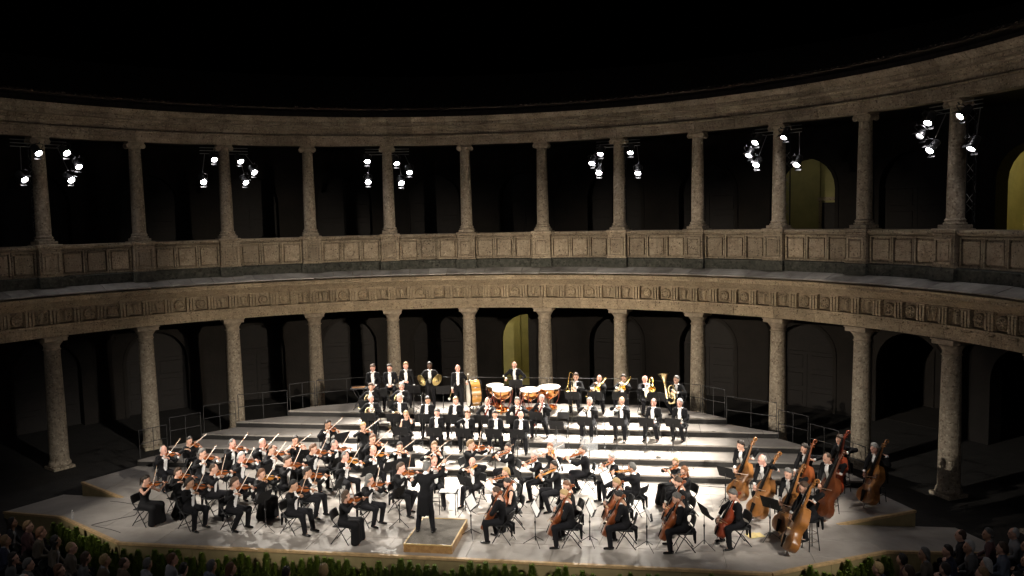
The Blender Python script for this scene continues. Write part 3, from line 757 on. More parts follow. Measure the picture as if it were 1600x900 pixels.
def stand_parts(h=.98):
    """the page side faces -Y"""
    P = []
    m = MB(); M = T(0, 0, h) @ RX(-24)
    m.box((0, 0, .02), (.50, .006, .34), M=M, bev=.002); m.box((0, -.035, -.152), (.50, .07, .006), M=M); m.box((0, -.068, -.145), (.50, .005, .02), M=M)
    P.append(('desk', m.mesh('desk', MATS['black_stand'])))
    m = MB(); m.tube([(0, .012, .10), (0, .012, .55)], .014, 8); m.tube([(0, .012, .5), (0, .012, h-.02)], .009, 8); m.lathe([(.02, .53), (.024, .545), (.024, .575), (.02, .59)], 10, M=T(0, .012, 0)); P.append(('pole', m.mesh('pole', MATS['black_metal'], 60)))
    for k in range(3):
        w_ = R_(90+120*k); m = MB(); m.tube([(.012*math.cos(w_), .012+.012*math.sin(w_), .20), (.14*math.cos(w_), .012+.14*math.sin(w_), .11), (.30*math.cos(w_), .012+.30*math.sin(w_), .008)], .008, 6); P.append(('leg', m.mesh('leg', MATS['black_metal'], 60)))
    return P
CHAIR = chair_parts(); STOOL = stool_parts(); STAND = stand_parts(.90); STAND_HI = stand_parts(.98); STAND_LO = stand_parts(.80)
m = MB()
vs = []; fs = []
for s_ in (-1, 1):
    for k in range(5):
        x = s_*.225*k/4; b_ = .012*math.sin(math.pi*min(1, k/4*1.0))*1.0
        vs += [(x, -.008-b_, -.142), (x, -.006-b_, .165)]
for s_ in (0, 1):
    for k in range(4): a = s_*10+2*k; fs.append((a, a+2, a+3, a+1) if s_ == 0 else (a, a+1, a+3, a+2))
m.add(vs, fs); SHEET = m.mesh('page', MATS['paper'], 60)
def assemble(name, parts, M, label, cat, group=None, mats=None):
    o = empty(name, M); tag(o, label, cat, group)
    for pn, me in parts:
        mt = (mats or {}).get(pn); inst(pn, me, o, None, mt)
    return o

def interp(pts, t):
    for (a, va), (b, vb) in zip(pts, pts[1:]):
        if t <= b: u = (t-a)/(b-a); u = u*u*(3-2*u)*.5+u*.5; return va+(vb-va)*u
    return pts[-1][1]
def fiddle_parts(S, rib, bass=False, pin=0.0):
    """origin under the bridge, +Y to the scroll, +Z out of the top; lengths of a violin times S"""
    if bass: W = [(0, .0), (.02, .05), (.08, .088), (.18, .106), (.28, .100), (.38, .074), (.46, .060), (.52, .058), (.58, .066), (.66, .080), (.74, .081), (.84, .064), (.93, .040), (1, .022)]
    else: W = [(0, .0), (.02, .05), (.08, .085), (.18, .104), (.28, .099), (.37, .072), (.44, .058), (.51, .0555), (.57, .062), (.65, .078), (.74, .084), (.84, .079), (.92, .060), (.98, .034), (1, .02)]
    if bass: W = [(a_, b_*1.12) for a_, b_ in W]
    BL = .355; yt = -.162; P = []; ts = [0, .006, .02, .05, .08, .13, .18, .24, .30, .36, .40, .44, .51, .57, .61, .66, .74, .82, .89, .94, .98, 1]
    out = [(interp(W, t), yt+BL*t) for t in ts]
    loop = out+[(-x, y) for x, y in out[::-1] if x > 1e-6]
    n = len(loop); h = rib/2; a = .014
    cyl = yt+BL*.5
    m = MB(); vs = []; fs = []
    rings = [(.0, h+a), (.35, h+a*.95), (.7, h+a*.55), (.97, h+.002), (1.0, h), (1.0, -h), (.97, -h-.002), (.7, -h-a*.55), (.35, -h-a*.95), (.0, -h-a)]
    for k, z in rings:
        for x, y in loop: vs.append((x*k*S, (cyl+(y-cyl)*(.0 if k == 0 else .25+.75*k))*S, z*S))
    for i in range(len(rings)-1):
        for j in range(n): fs.append((i*n+j, (i+1)*n+j, (i+1)*n+(j+1) % n, i*n+(j+1) % n)[::-1])
    m.add(vs, fs); P.append(('body', m.mesh('body', MATS['varnish_violin'], 45)))
    m = MB(); nl = .13 if not bass else .155
    ny = yt+BL
    for y0, w0, z0_, y1, w1, z1 in ((ny-.01, .017, h-.012, ny+nl, .0125, h+.014),):
        pass
    m.tube([(0, (ny-.015)*S, (h-.015)*S), (0, (ny+.02)*S, (h-.006)*S), (0, (ny+nl)*S, (h+.008)*S), (0, (ny+nl+.05)*S, (h-.004)*S)], [.018*S, .0125*S, .0115*S, .0105*S], 8)
    sp = []
    for k in range(11): 
        w_ = R_(-60+k*36); r = .021*(1-k/15); sp.append((0, (ny+nl+.066+r*math.sin(w_)*1.0)*S, (h-.016+r*math.cos(w_))*S))
    m.tube(sp, [.0085*S]*8+[.007*S]*3, 6)
    for s_ in (-1, 1):
        for k in (0, 1): m.tube([(0, (ny+nl+.018+.02*k)*S, (h-.0)*S), (s_*.026*S, (ny+nl+.018+.02*k)*S, (h-.0)*S)], [.0035*S, .0055*S], 6)
    P.append(('neck', m.mesh('neck', MATS['varnish_violin'], 60)))
    m = MB(); m.add([(x*S, y*S, z*S) for x, y, z in ((-.021, .055, h+.022), (.021, .055, h+.022), (.012, ny+nl, h+.021), (-.012, ny+nl, h+.021), (-.021, .055, h+.030), (.021, .055, h+.030), (.012, ny+nl, h+.027), (-.012, ny+nl, h+.027))], [(3, 2, 1, 0), (4, 5, 6, 7), (0, 1, 5, 4), (1, 2, 6, 5), (2, 3, 7, 6), (3, 0, 4, 7)]); P.append(('fingerboard', m.mesh('fingerboard', MATS['ebony'])))
    m = MB(); m.add([(x*S, y*S, z*S) for x, y, z in ((-.02, -.002, h+.012), (.02, -.002, h+.012), (.015, -.002, h+.042), (-.015, -.002, h+.042), (-.02, .003, h+.012), (.02, .003, h+.012), (.015, .001, h+.042), (-.015, .001, h+.042))], [(0, 1, 2, 3), (7, 6, 5, 4), (0, 4, 5, 1), (1, 5, 6, 2), (2, 6, 7, 3), (3, 7, 4, 0)]); P.append(('bridge', m.mesh('bridge', MATS['maple'])))
    m = MB(); m.add([(x*S, y*S, z*S) for x, y, z in ((-.010, -.155, h+.012), (.010, -.155, h+.012), (.022, -.055, h+.025), (-.022, -.055, h+.025), (-.010, -.155, h+.02), (.010, -.155, h+.02), (.022, -.055, h+.032), (-.022, -.055, h+.032))], [(3, 2, 1, 0), (4, 5, 6, 7), (0, 1, 5, 4), (1, 2, 6, 5), (2, 3, 7, 6), (3, 0, 4, 7)])
    P.append(('tailpiece', m.mesh('tailpiece', MATS['ebony'])))
    m = MB()
    for k in range(4):
        x = (-.009+.006*k); m.tube([(x*S, -.055*S, (h+.031)*S), (x*1.1*S, 0, (h+.043)*S), (x*.7*S, (ny+nl+.02)*S, (h+.027)*S)], .0006*S+.0004, 4, cap=False)
    P.append(('string', m.mesh('string', MATS['galvanised'])))
    for s_ in (-1, 1):
        m = MB(); m.tube([(s_*x*S, y*S, z*S) for x, y, z in ((.030, .036, h+.0095), (.036, .03, h+.0085), (.038, .012, h+.0075), (.046, -.012, h+.0065), (.052, -.03, h+.0045), (.058, -.034, h+.0035))], [.003*S, .0025*S, .0025*S, .0025*S, .0025*S, .003*S], 5); P.append(('sound_hole', m.mesh('sound_hole', MATS['ebony'])))
    if pin:
        m = MB(); m.tube([(0, yt*S, 0), (0, yt*S-pin, 0)], [.010, .005], 7); P.append(('endpin', m.mesh('endpin', MATS['chrome'], 60)))
    else:
        m = MB(); m.lathe([(.0, .016), (.02, .016), (.03, .008), (.028, 0)], 10, M=T(-.05*S, -.125*S, (h+.008)*S) @ SC(1.1*S, .8*S, S)); P.append(('chin_rest', m.mesh('chin_rest', MATS['ebony'], 50)))
    return P
VIOLIN = fiddle_parts(1.0, .032); VIOLA = fiddle_parts(1.16, .034); CELLO = fiddle_parts(2.1, .056, pin=.30); BASS = fiddle_parts(3.1, .062, True, pin=.16)
def bow_parts(L, thick=1.0):
    P = []
    m = MB(); m.tube([(0, -.03, .016), (0, .1, .016), (0, L*.35, .012), (0, L*.65, .010), (0, L*.93, .014), (0, L, .018)], [.0052*thick, .0052*thick, .0048*thick, .0044*thick, .0038*thick, .0036*thick], 6)
    m.add([(-.004, L-.02, .016), (.004, L-.02, .016), (.004, L+.008, .018), (-.004, L+.008, .018), (-.003, L-.012, -.006), (.003, L-.012, -.006), (.003, L, -.006), (-.003, L, -.006)], [(0, 1, 2, 3), (7, 6, 5, 4), (0, 4, 5, 1), (1, 5, 6, 2), (2, 6, 7, 3), (3, 7, 4, 0)])
    P.append(('stick', m.mesh('stick', MATS['bow_stick'], 60)))
    m = MB(); m.box((0, L/2+.02, -.005), (.011*thick, L-.05, .0025)); P.append(('bow_hair', m.mesh('bow_hair', MATS['bow_hair'])))
    m = MB(); m.box((0, .025, .003), (.012*thick, .05, .022), bev=.003); P.append(('frog', m.mesh('frog', MATS['ebony'])))
    return P
BOW = bow_parts(.73, 1.25); BOW_C = bow_parts(.70, 1.5); BOW_B = bow_parts(.68, 1.8)

def flare(r0, r1, L, n=8, e_=3.2): return [(r0+(r1-r0)*(k/n)**e_, L*k/n) for k in range(n+1)]
def bell(mb, M, r0, r1, L, seg=20, e_=3.2):
    pr = flare(r0, r1, L, 8, e_); mb.lathe(pr+[(r1+.004, L), (r1-.004, L-.004)]+[(max(.004, r-.004), z) for r, z in pr[::-1]][1:], seg, M=M, cap=False)
def trumpet_parts():
    P = []; m = MB()
    m.tube([(0, 0, 0), (0, .02, 0), (0, .33, 0)]+[Vector(p) for p in arc_pts((0, .33, -.04), .04, 90, -90, 6, (0, 1, 0))]+[(0, .10, -.08)], .0065, 7)
    m.tube([(.03, .20, -.08), (.03, .12, -.08)]+arc_pts((.03, .08, -.04), .04, 270, 90, 6, (0, 1, 0))+[(.03, .26, 0)], [.0065]*10, 7)
    bell(m, T(.03, .25, 0) @ RX(-90), .0065, .062, .24); P.append(('tubing', m.mesh('tubing', MATS['silver'], 60)))
    for k in range(3): 
        m = MB(); m.lathe([(.009, -.12), (.010, -.115), (.010, .01), (.004, .012), (.004, .04), (.008, .042), (.008, .046)], 10, M=T(.015, .15+.028*k, 0)); P.append(('valve', m.mesh('valve', MATS['silver'], 60)))
    m = MB(); m.lathe([(.012, 0), (.013, .004), (.005, .03), (.0065, .05)], 10, M=RX(-90) @ T(0, 0, -.03)); P.append(('mouthpiece', m.mesh('mouthpiece', MATS['silver'], 60)))
    return P
def trombone_parts():
    P = []; m = MB()
    m.tube([(0, 0, 0), (0, .86, 0)]+arc_pts((.045, .86, 0), .045, 180, 0, 8, (1, 0, 0), (0, 1, 0))+[(.09, .86, 0), (.09, .02, 0)], .0085, 7); m.tube([(0, .10, 0), (.09, .10, 0)], .006, 6); m.tube([(0, .34, 0), (.09, .34, 0)], .006, 6); P.append(('slide', m.mesh('slide', MATS['pale_brass'], 60)))
    m = MB(); m.tube([(.09, .02, 0), (.09, -.20, 0)]+arc_pts((.155, -.20, 0), .065, 180, 360, 8, (1, 0, 0), (0, 1, 0))+[(.22, -.2, 0), (.22, .12, 0)], [.009]*7+[.011]*4+[.013, .015], 8)
    bell(m, T(.22, .1, 0) @ RX(-90), .014, .108, .30, 22); m.tube([(.09, -.04, 0), (.22, -.04, 0)], .006, 6); P.append(('bell', m.mesh('bell', MATS['brass'], 60)))
    m = MB(); m.lathe([(.017, 0), (.018, .005), (.007, .05), (.0085, .08)], 10, M=RX(-90) @ T(0, 0, -.06)); P.append(('mouthpiece', m.mesh('mouthpiece', MATS['silver'], 60)))
    return P
def tuba_parts():
    P = []; m = MB()
    loop = arc_pts((0, 0, .12), .17, 180, 360, 10)+[Vector((.17, 0, .45))]
    m.tube([(-.17, 0, .62)]+[(-.17, 0, .3)]+loop, [.05]*2+[.062]*4+[.055]*4+[.05]*3+[.045], 10)
    m.tube(arc_pts((.06, 0, .45), .11, 0, 180, 8)+[Vector((-.05, 0, .20))]+arc_pts((.03, 0, .20), .08, 180, 360, 6)+[Vector((.11, .0, .38))], .026, 8)
    m.tube([(.11, -.06, .38), (.11, -.06, .12), (.06, -.06, .06), (.0, -.06, .1), (0, -.06, .35)], .018, 8)
    m.tube([(.11, -.03, .42), (.12, -.10, .56), (.07, -.22, .62), (.03, -.27, .63)], [.014, .012, .009, .008], 7)
    P.append(('tubing', m.mesh('tubing', MATS['pale_brass'], 60)))
    m = MB(); bell(m, T(-.17, 0, .60), .05, .23, .42, 26, 2.2); P.append(('bell', m.mesh('bell', MATS['pale_brass'], 60)))
    for k in range(4): m = MB(); m.lathe([(.018, .16), (.02, .165), (.02, .38), (.006, .385), (.006, .42), (.014, .425), (.014, .43)], 10, M=T(-.06+.045*k, -.07, 0)); P.append(('valve', m.mesh('valve', MATS['silver'], 60)))
    return P
def horn_parts():
    P = []; m = MB()
    pts = [(.15*math.cos(R_(a)), .012*a/360, .15*math.sin(R_(a))) for a in range(0, 540, 24)]
    m.tube(pts, [.007+.012*k/len(pts) for k in range(len(pts))], 7); m.tube(arc_pts((0, -.02, 0), .10, 0, 360, 14), .008, 6); m.tube(arc_pts((.02, -.035, .01), .07, 0, 360, 12), .008, 6)
    m.tube([(.15, 0, 0), (.17, -.02, .08), (.15, -.05, .19), (.10, -.10, .27)], [.007, .006, .005, .004], 6); P.append(('tubing', m.mesh('tubing', MATS['pale_brass'], 60)))
    m = MB(); bell(m, T(-.15, .03, -.02) @ RY(200) @ RX(10), .02, .155, .30, 24); P.append(('bell', m.mesh('bell', MATS['pale_brass'], 60)))
    m = MB(); m.lathe([(.022, 0), (.022, .03), (.0, .032)], 10, M=T(.0, -.05, 0) @ RX(90)); m.lathe([(.022, 0), (.022, .03), (.0, .032)], 10, M=T(.05, -.05, .02) @ RX(90)); P.append(('rotor', m.mesh('rotor', MATS['silver'], 60)))
    return P
def pipe_parts(L, r, bellr, mt, keys=MATS['silver'], reed=True):
    """mouth end at the origin, runs along +Y"""
    P = []; m = MB(); m.lathe([(.004, -.05), (.006, 0), (r, .03), (r, L*.5), (r*1.15, L*.5+.01), (r*1.15, L*.5+.03), (r, L*.5+.04), (r*1.1, L*.86), (bellr, L), (bellr*.8, L)], 12, M=RX(-90)); P.append(('tube', m.mesh('tube', MATS[mt], 50)))
    m = MB()
    for k in range(7): m.lathe([(.007, r), (.008, r+.002), (.008, r+.005), (.0, r+.006)], 8, M=T(0, L*(.16+.1*k), 0))
    m.tube([(r+.003, L*.15, 0), (r+.003, L*.8, 0)], .0025, 5); P.append(('keywork', m.mesh('keywork', keys, 60)))
    return P
def bassoon_parts():
    P = []; m = MB(); m.tube([(0, -.55, 0), (0, .78, 0)], [.022, .016], 10); m.tube([(.034, -.55, 0), (.034, .30, 0)], [.02, .014], 10); m.box((.017, -.56, 0), (.085, .10, .05), bev=.015); P.append(('tube', m.mesh('tube', MATS['bassoon_wood'], 50)))
    m = MB(); m.tube([(.034, .30, 0), (.036, .38, 0), (.04, .42, -.03), (.05, .40, -.12), (.06, .35, -.22)], .005, 6); m.lathe([(.018, .76), (.021, .77), (.021, .80), (.018, .81)], 12, M=RX(-90)); P.append(('crook', m.mesh('crook', MATS['silver'], 60)))
    return P
TRUMPET = trumpet_parts(); TROMBONE = trombone_parts(); TUBA = tuba_parts(); HORN = horn_parts()
CLARINET = pipe_parts(.64, .0135, .036, 'grenadilla'); OBOE = pipe_parts(.58, .011, .022, 'grenadilla'); FLUTE = pipe_parts(.67, .0095, .0095, 'silver'); BASSOON = bassoon_parts()
def timpano_parts(r):
    P = []; h = .84
    m = MB(); pr = [(r*math.sin(R_(a)), h-.03-r*.92*(1-(1-math.cos(R_(a)))) if False else h-.03-r*1.02*math.cos(R_(a))) for a in range(8, 91, 9)]
    m.lathe([(0.06, h-.05-r*1.02)]+pr, 32); P.append(('bowl', m.mesh('bowl', MATS['copper'], 60)))
    m = MB(); m.lathe([(r+.004, h-.028), (r+.004, h+.004), (.0, h+.008)], 32, cap=False); P.append(('drum_head', m.mesh('drum_head', MATS['drum_head'], 40)))
    m = MB(); m.tube([((r+.015)*math.cos(2*math.pi*k/32), (r+.015)*math.sin(2*math.pi*k/32), h-.004) for k in range(32)], .012, 6, closed=True); P.append(('hoop', m.mesh('hoop', MATS['chrome'], 60)))
    for k in range(6):
        w_ = R_(30+60*k); c_, s_ = math.cos(w_), math.sin(w_)
        m = MB(); m.tube([((r+.03)*c_, (r+.03)*s_, h-.01), ((r+.035)*c_, (r+.035)*s_, h-.14), ((r-.02)*c_, (r-.02)*s_, h-.42), (.20*c_, .20*s_, .10)], .014, 6); P.append(('strut', m.mesh('strut', MATS['steel_red'], 60)))
        m = MB(); m.box(((r+.022)*c_, (r+.022)*s_, h-.07), (.035, .035, .11), bev=.006); P.append(('tension_lug', m.mesh('tension_lug', MATS['chrome'])))
    m = MB(); m.lathe([(.26, .03), (.28, .05), (.28, .09), (.24, .12), (.20, .12), (.20, .05)], 24); m.tube([(0, -.2, .07), (0, -.46, .05)], .03, 6); P.append(('base', m.mesh('base', MATS['copper'], 50)))
    return P
def bass_drum_parts():
    P = []; r, wd = .47, .42; M = T(0, 0, .62) @ RY(90)
    m = MB(); m.lathe([(r, -wd/2), (r, wd/2)], 36, M=M, cap=False); P.append(('shell', m.mesh('shell', MATS['drum_shell'], 40)))
    for s_ in (-1, 1):
        m = MB(); m.lathe([(.0, 0), (r-.01, 0), (r-.01, .01*s_)], 36, M=M @ T(0, 0, s_*wd/2), cap=False); P.append(('drum_head', m.mesh('drum_head', MATS['drum_head'], 40)))
        m = MB(); m.lathe([(r+.003, -.03), (r+.02, -.03), (r+.02, .03), (r+.003, .03)], 36, M=M @ T(0, 0, s_*(wd/2-.01)), cap=False); P.append(('hoop', m.mesh('hoop', MATS['ebony'], 40)))
    for k in range(10):
        w_ = 36*k; m = MB(); m.tube([(0, r+.018, -wd/2+.04), (0, r+.018, wd/2-.04)], .007, 6, M=M @ RZ(w_)); m.lathe([(.018, -.04), (.018, .04)], 8, M=M @ RZ(w_) @ T(0, r+.012, 0)); P.append(('tension_rod', m.mesh('tension_rod', MATS['chrome'], 50)))
    m = MB()
    for s_ in (-1, 1): m.tube([(s_*.12, -.46, .03), (s_*.16, -.38, .40), (s_*.18, -.46, .62)], .018, 6); m.tube([(s_*.12, .46, .03), (s_*.16, .38, .40), (s_*.18, .46, .62)], .018, 6); m.tube([(s_*.12, -.48, .03), (s_*.12, .48, .03)], .018, 6)
    m.tube([(-.15, -.4, .2), (.15, -.4, .2)], .015, 6); m.tube([(-.15, .4, .2), (.15, .4, .2)], .015, 6); P.append(('cradle', m.mesh('cradle', MATS['black_metal'], 60)))
    return P
TIMP = timpano_parts(.36); TIMP_S = timpano_parts(.33); TIMP_L = timpano_parts(.40); BASS_DRUM = bass_drum_parts()
m = MB(); m.lathe([(.008, .03), (.03, .028), (.06, .010), (.14, .004), (.225, -.010), (.225, -.013), (.14, .0), (.06, .006), (.008, .026)], 30); CYM = [('plate', m.mesh('plate', MATS['cymbal'], 60))]
m = MB(); m.tube([(0, 0, .03), (.03, 0, .06), (0, 0, .09), (-.03, 0, .06), (0, 0, .03)], .006, 5); CYM.append(('strap', m.mesh('strap', MATS['ebony'], 60)))
def mallet_parts(r=.03):
    a = MB(); a.tube([(0, -.06, 0), (0, .32, 0)], .006, 6); b_ = MB(); b_.lathe([(.0, -r), (r*.8, -r*.6), (r, 0), (r*.8, r*.6), (0, r)], 10, M=T(0, .33, 0))
    return [('handle', a.mesh('handle', MATS['maple'], 60)), ('felt_head', b_.mesh('felt_head', MATS['felt'], 60))]
MALLET = mallet_parts(); MALLET_L = mallet_parts(.05)

# ------------------------------------------------------------------ figures: one smooth surface grown round each skeleton
def sd_field(prims, h, k, lo=None, hi=None):
    pts = []
    for p in prims:
        if p[0] == 'c': pts += [p[1]-max(p[3], p[4]), p[2]-max(p[3], p[4]), p[1]+max(p[3], p[4]), p[2]+max(p[3], p[4])]
        else: pts += [p[1]-p[2], p[1]+p[2]]
    pts = np.array(pts); lo = pts.min(0)-3*h-k; hi = pts.max(0)+3*h+k
    n = np.ceil((hi-lo)/h).astype(int)+1
    acc = np.zeros(n); ax = [lo[i]+h*np.arange(n[i]) for i in range(3)]
    mg = 5*k+h
    for p in prims:
        if p[0] == 'c': r = max(p[3], p[4]); a, b = np.minimum(p[1], p[2])-r-mg, np.maximum(p[1], p[2])+r+mg
        else: a, b = p[1]-p[2]-mg, p[1]+p[2]+mg
        i0 = np.clip(np.floor((a-lo)/h).astype(int), 0, n-1); i1 = np.clip(np.ceil((b-lo)/h).astype(int)+1, 1, n)
        X = ax[0][i0[0]:i1[0], None, None]; Y = ax[1][None, i0[1]:i1[1], None]; Z = ax[2][None, None, i0[2]:i1[2]]
        if p[0] == 'c':
            v = p[2]-p[1]; L2 = max(1e-9, float(v@v)); dx, dy, dz = X-p[1][0], Y-p[1][1], Z-p[1][2]
            t = np.clip((dx*v[0]+dy*v[1]+dz*v[2])/L2, 0, 1)
            d = np.sqrt((dx-t*v[0])**2+(dy-t*v[1])**2+(dz-t*v[2])**2)-(p[3]+t*(p[4]-p[3]))
        else:
            d = (np.sqrt(((X-p[1][0])/p[2][0])**2+((Y-p[1][1])/p[2][1])**2+((Z-p[1][2])/p[2][2])**2)-1)*float(min(p[2]))
        acc[i0[0]:i1[0], i0[1]:i1[1], i0[2]:i1[2]] += np.exp(np.clip(-d/k, -40, 60))
    return -k*np.log(acc+1e-12), lo, ax
CORN = np.array([(i, j, l) for i in (0, 1) for j in (0, 1) for l in (0, 1)])
EDG = [(a, b) for a in range(8) for b in range(a+1, 8) if abs(CORN[a]-CORN[b]).sum() == 1]
def nets(F, lo, h):
    s = F < 0; cnt = np.zeros(tuple(np.array(s.shape)-1), np.int8)
    nx, ny, nz = cnt.shape
    for c in CORN: cnt += s[c[0]:c[0]+nx, c[1]:c[1]+ny, c[2]:c[2]+nz]
    mask = (cnt > 0) & (cnt < 8); idx = -np.ones(cnt.shape, int); ci = np.argwhere(mask); idx[mask] = np.arange(len(ci))
    pos = np.zeros((len(ci), 3)); num = np.zeros(len(ci))
    val = [F[ci[:, 0]+c[0], ci[:, 1]+c[1], ci[:, 2]+c[2]] for c in CORN]
    for a, b in EDG:
        x = (val[a] < 0) != (val[b] < 0); t = np.where(x, val[a]/np.where(x, val[a]-val[b], 1), 0)
        pos += np.where(x[:, None], CORN[a]+t[:, None]*(CORN[b]-CORN[a]), 0); num += x
    V = lo+h*(ci+pos/num[:, None]); Q = []
    for d in range(3):
        e1, e2 = (d+1) % 3, (d+2) % 3
        sl0 = [slice(1, -1)]*3; sl1 = [slice(1, -1)]*3; sl0[d] = slice(0, -1); sl1[d] = slice(1, None)
        A = s[tuple(sl0)]; B = s[tuple(sl1)]; w_ = np.argwhere(A != B)
        if not len(w_): continue
        fl = A[A != B]; off = np.array([1, 1, 1]); off[d] = 0; b0 = w_+off
        o1 = np.zeros(3, int); o1[e1] = 1; o2 = np.zeros(3, int); o2[e2] = 1
        q = [idx[tuple(c.T)] for c in (b0-o1-o2, b0-o2, b0, b0-o1)]
        q = np.stack(q, 1); q[~fl] = q[~fl][:, ::-1]; Q.append(q)
    return V, np.concatenate(Q)
def A3(*v): return np.array(v, float)
def cap(a, b, ra, rb=None): return ('c', np.asarray(a, float), np.asarray(b, float), ra, ra if rb is None else rb)
def ell(c, r): return ('e', A3(*c), A3(*r))
def np_mesh(name, V, Q, mats, mi=None):
    me = bpy.data.meshes.new(name); me.from_pydata(V.tolist(), [], Q.tolist())
    for m_ in mats: me.materials.append(m_)
    if mi is not None: me.polygons.foreach_set('material_index', mi.astype(np.int32))
    me.polygons.foreach_set('use_smooth', np.ones(len(me.polygons), bool)); me.update()
    return me
def compact(V, Q):
    u, inv = np.unique(Q, return_inverse=True); return V[u], inv.reshape(Q.shape)

# head, hands
def head_template():
    pr = [ell((0, -.012, .024), (.075, .095, .104)), ell((0, .022, -.04), (.058, .066, .082)), cap((0, .062, -.103), (0, .05, -.106), .022), cap((-.032, .070, .022), (.032, .070, .022), .014),
          cap((0, .084, .008), (0, .104, -.028), .009, .013), ell((.077, -.012, -.012), (.011, .02, .03)), ell((-.077, -.012, -.012), (.011, .02, .03)), cap((-.016, .083, -.062), (.016, .083, -.062), .010), cap((0, -.02, -.07), (0, -.035, -.21), .050, .056)]
    F, lo, ax = sd_field(pr, .0105, .010); V, Q = nets(F, lo, .0105)
    C = V[Q].mean(1); mi = np.zeros(len(Q), int)
    eye = ((np.abs(np.abs(C[:, 0])-.031) < .013) & (np.abs(C[:, 2]-.002) < .008) & (C[:, 1] > .05)); lip = (np.abs(C[:, 0]) < .022) & (np.abs(C[:, 2]+.064) < .005) & (C[:, 1] > .06)
    brow = ((np.abs(np.abs(C[:, 0])-.032) < .018) & (np.abs(C[:, 2]-.026) < .006) & (C[:, 1] > .05))
    mi[eye | lip | brow] = 1
    return V, Q, mi
HEAD = head_template()
def hand_template(curl):
    pr = [cap((0, -.05, 0), (0, .03, 0), .023, .022), cap((-.024, .03, 0), (-.030, .085, -.002), .015), cap((.024, .03, 0), (.028, .080, -.002), .015), cap((0, .03, 0), (0, .088, 0), .015)]
    for x, L in ((-.032, .95), (-.011, 1.05), (.010, 1.0), (.030, .82)):
        p = A3(x, .088, 0)
        for j, (l, a) in enumerate(((.042, curl*.55), (.028, curl*1.35), (.022, curl*1.9))):
            q = p+A3(x*.06, l*L*math.cos(a), -l*L*math.sin(a)); pr.append(cap(p, q, .0092-.0008*j)); p = q
    pr += [cap((-.028, .025, -.006), (-.056, .062, -.016), .013, .011), cap((-.056, .062, -.016), (-.050, .098, -.032*curl-.012), .010, .0085)]
    F, lo, ax = sd_field(pr, .0066, .0035); return nets(F, lo, .0066)
HANDS = {c: hand_template(c) for c in (.35, .95)}
def hair_mesh(style):
    h = .0115; ex = []
    core = [ell((0, -.013, .025), (.076, .096, .105)), ell((0, -.048, -.035), (.062, .055, .066))]
    if style == 'long': ex += [cap((s_*.045, -.055, .0), (s_*.062, -.075, -.25), .05, .045) for s_ in (-1, 1)]+[cap((0, -.08, 0), (0, -.1, -.26), .055, .05), cap((-.066, -.012, .05), (-.080, -.01, -.13), .022, .022), cap((.066, -.012, .05), (.080, -.01, -.13), .022, .022)]
    if style == 'bob': ex += [cap((s_*.058, -.035, .03), (s_*.068, -.045, -.085), .032, .030) for s_ in (-1, 1)]+[cap((0, -.07, 0), (0, -.08, -.09), .05, .042)]
    if style == 'bun': ex += [ell((0, -.125, .045), (.045, .042, .042))]
    if style == 'ponytail': ex += [cap((0, -.11, .04), (0, -.15, .0), .03, .035), cap((0, -.15, .0), (0, -.145, -.17), .034, .015)]
    if style == 'curly':
        r_ = random.Random(2)
        for k in range(40):
            a, b = r_.uniform(0, 6.28), r_.uniform(-.5, 1.4); c = (.08*math.cos(a)*math.cos(b), -.022+.095*math.sin(a)*math.cos(b), .022+.105*math.sin(b))
            if c[1] < .045 or c[2] > .085: ex.append(ell(c, (.026, .026, .026)))
        ex += [cap((s_*.06, -.05, .0), (s_*.080, -.07, -.14), .042, .036) for s_ in (-1, 1)]
    far = [ell((0, -.02, 0), (.001, .001, .001)), cap((-.13, -.2, -.34), (.13, .13, .16), .001)]
    Fc, lo, ax = sd_field(core+far, h, .008)
    X, Y, Z = np.meshgrid(*ax, indexing='ij')
    g = (Y-.046)*.80-(Z-.080)*.60                                        # behind the hairline
    g = np.maximum(g, -(Z+.088)+np.maximum(0, Y+.045)*1.3)               # above the nape and the temples
    g = np.maximum(g, .030-np.sqrt((np.abs(X)-.078)**2+(Y+.008)**2+((Z+.018)*.8)**2))   # round the ears
    if style == 'bald': g = np.maximum(g, (Z-.060)*.93+(Y+.02)*.36)
    if style == 'fringe': g = np.maximum(g, (Z-.108)*.62+(Y-.012)*.78)
    full = .020 if style not in ('bald', 'fringe') else .013
    th = -.006+(full+.006)*np.clip(-g/.034, 0, 1)**.6
    F = Fc-th+.0022*np.sin(X*150+Y*90)*np.sin(Z*140+X*50)+.002*np.sin(X*75-Z*55)*np.sin(Y*85)
    F = np.where(g > .002, np.maximum(F, g), F)
    if ex:
        Fx, lo2, ax2 = sd_field(ex+far, h, .008)
        F2 = np.full(F.shape, 9.); o = np.round((lo2-lo)/h).astype(int)
        Xr = [np.interp(ax[d], ax2[d], np.arange(len(ax2[d]))).round().astype(int) for d in range(3)]
        inr = [(ax[d] >= ax2[d][0]) & (ax[d] <= ax2[d][-1]) for d in range(3)]
        F2 = Fx[np.ix_(*Xr)]; F2 = np.where(inr[0][:, None, None] & inr[1][None, :, None] & inr[2][None, None, :], F2, 9.)
        F2 = np.maximum(F2, (Y-.050)*.80-(Z-.082)*.60) if style != 'curly' else F2
        F = np.minimum(F, F2)
    V, Q = nets(F, lo, h); V, Q = compact(V, Q)
    # keep the largest pieces only
    return np_mesh('hair', V, Q, [MATS['hair_dark']])
HAIR = {s_: hair_mesh(s_) for s_ in ('short', 'bald', 'fringe', 'long', 'bob', 'bun', 'ponytail', 'curly')}
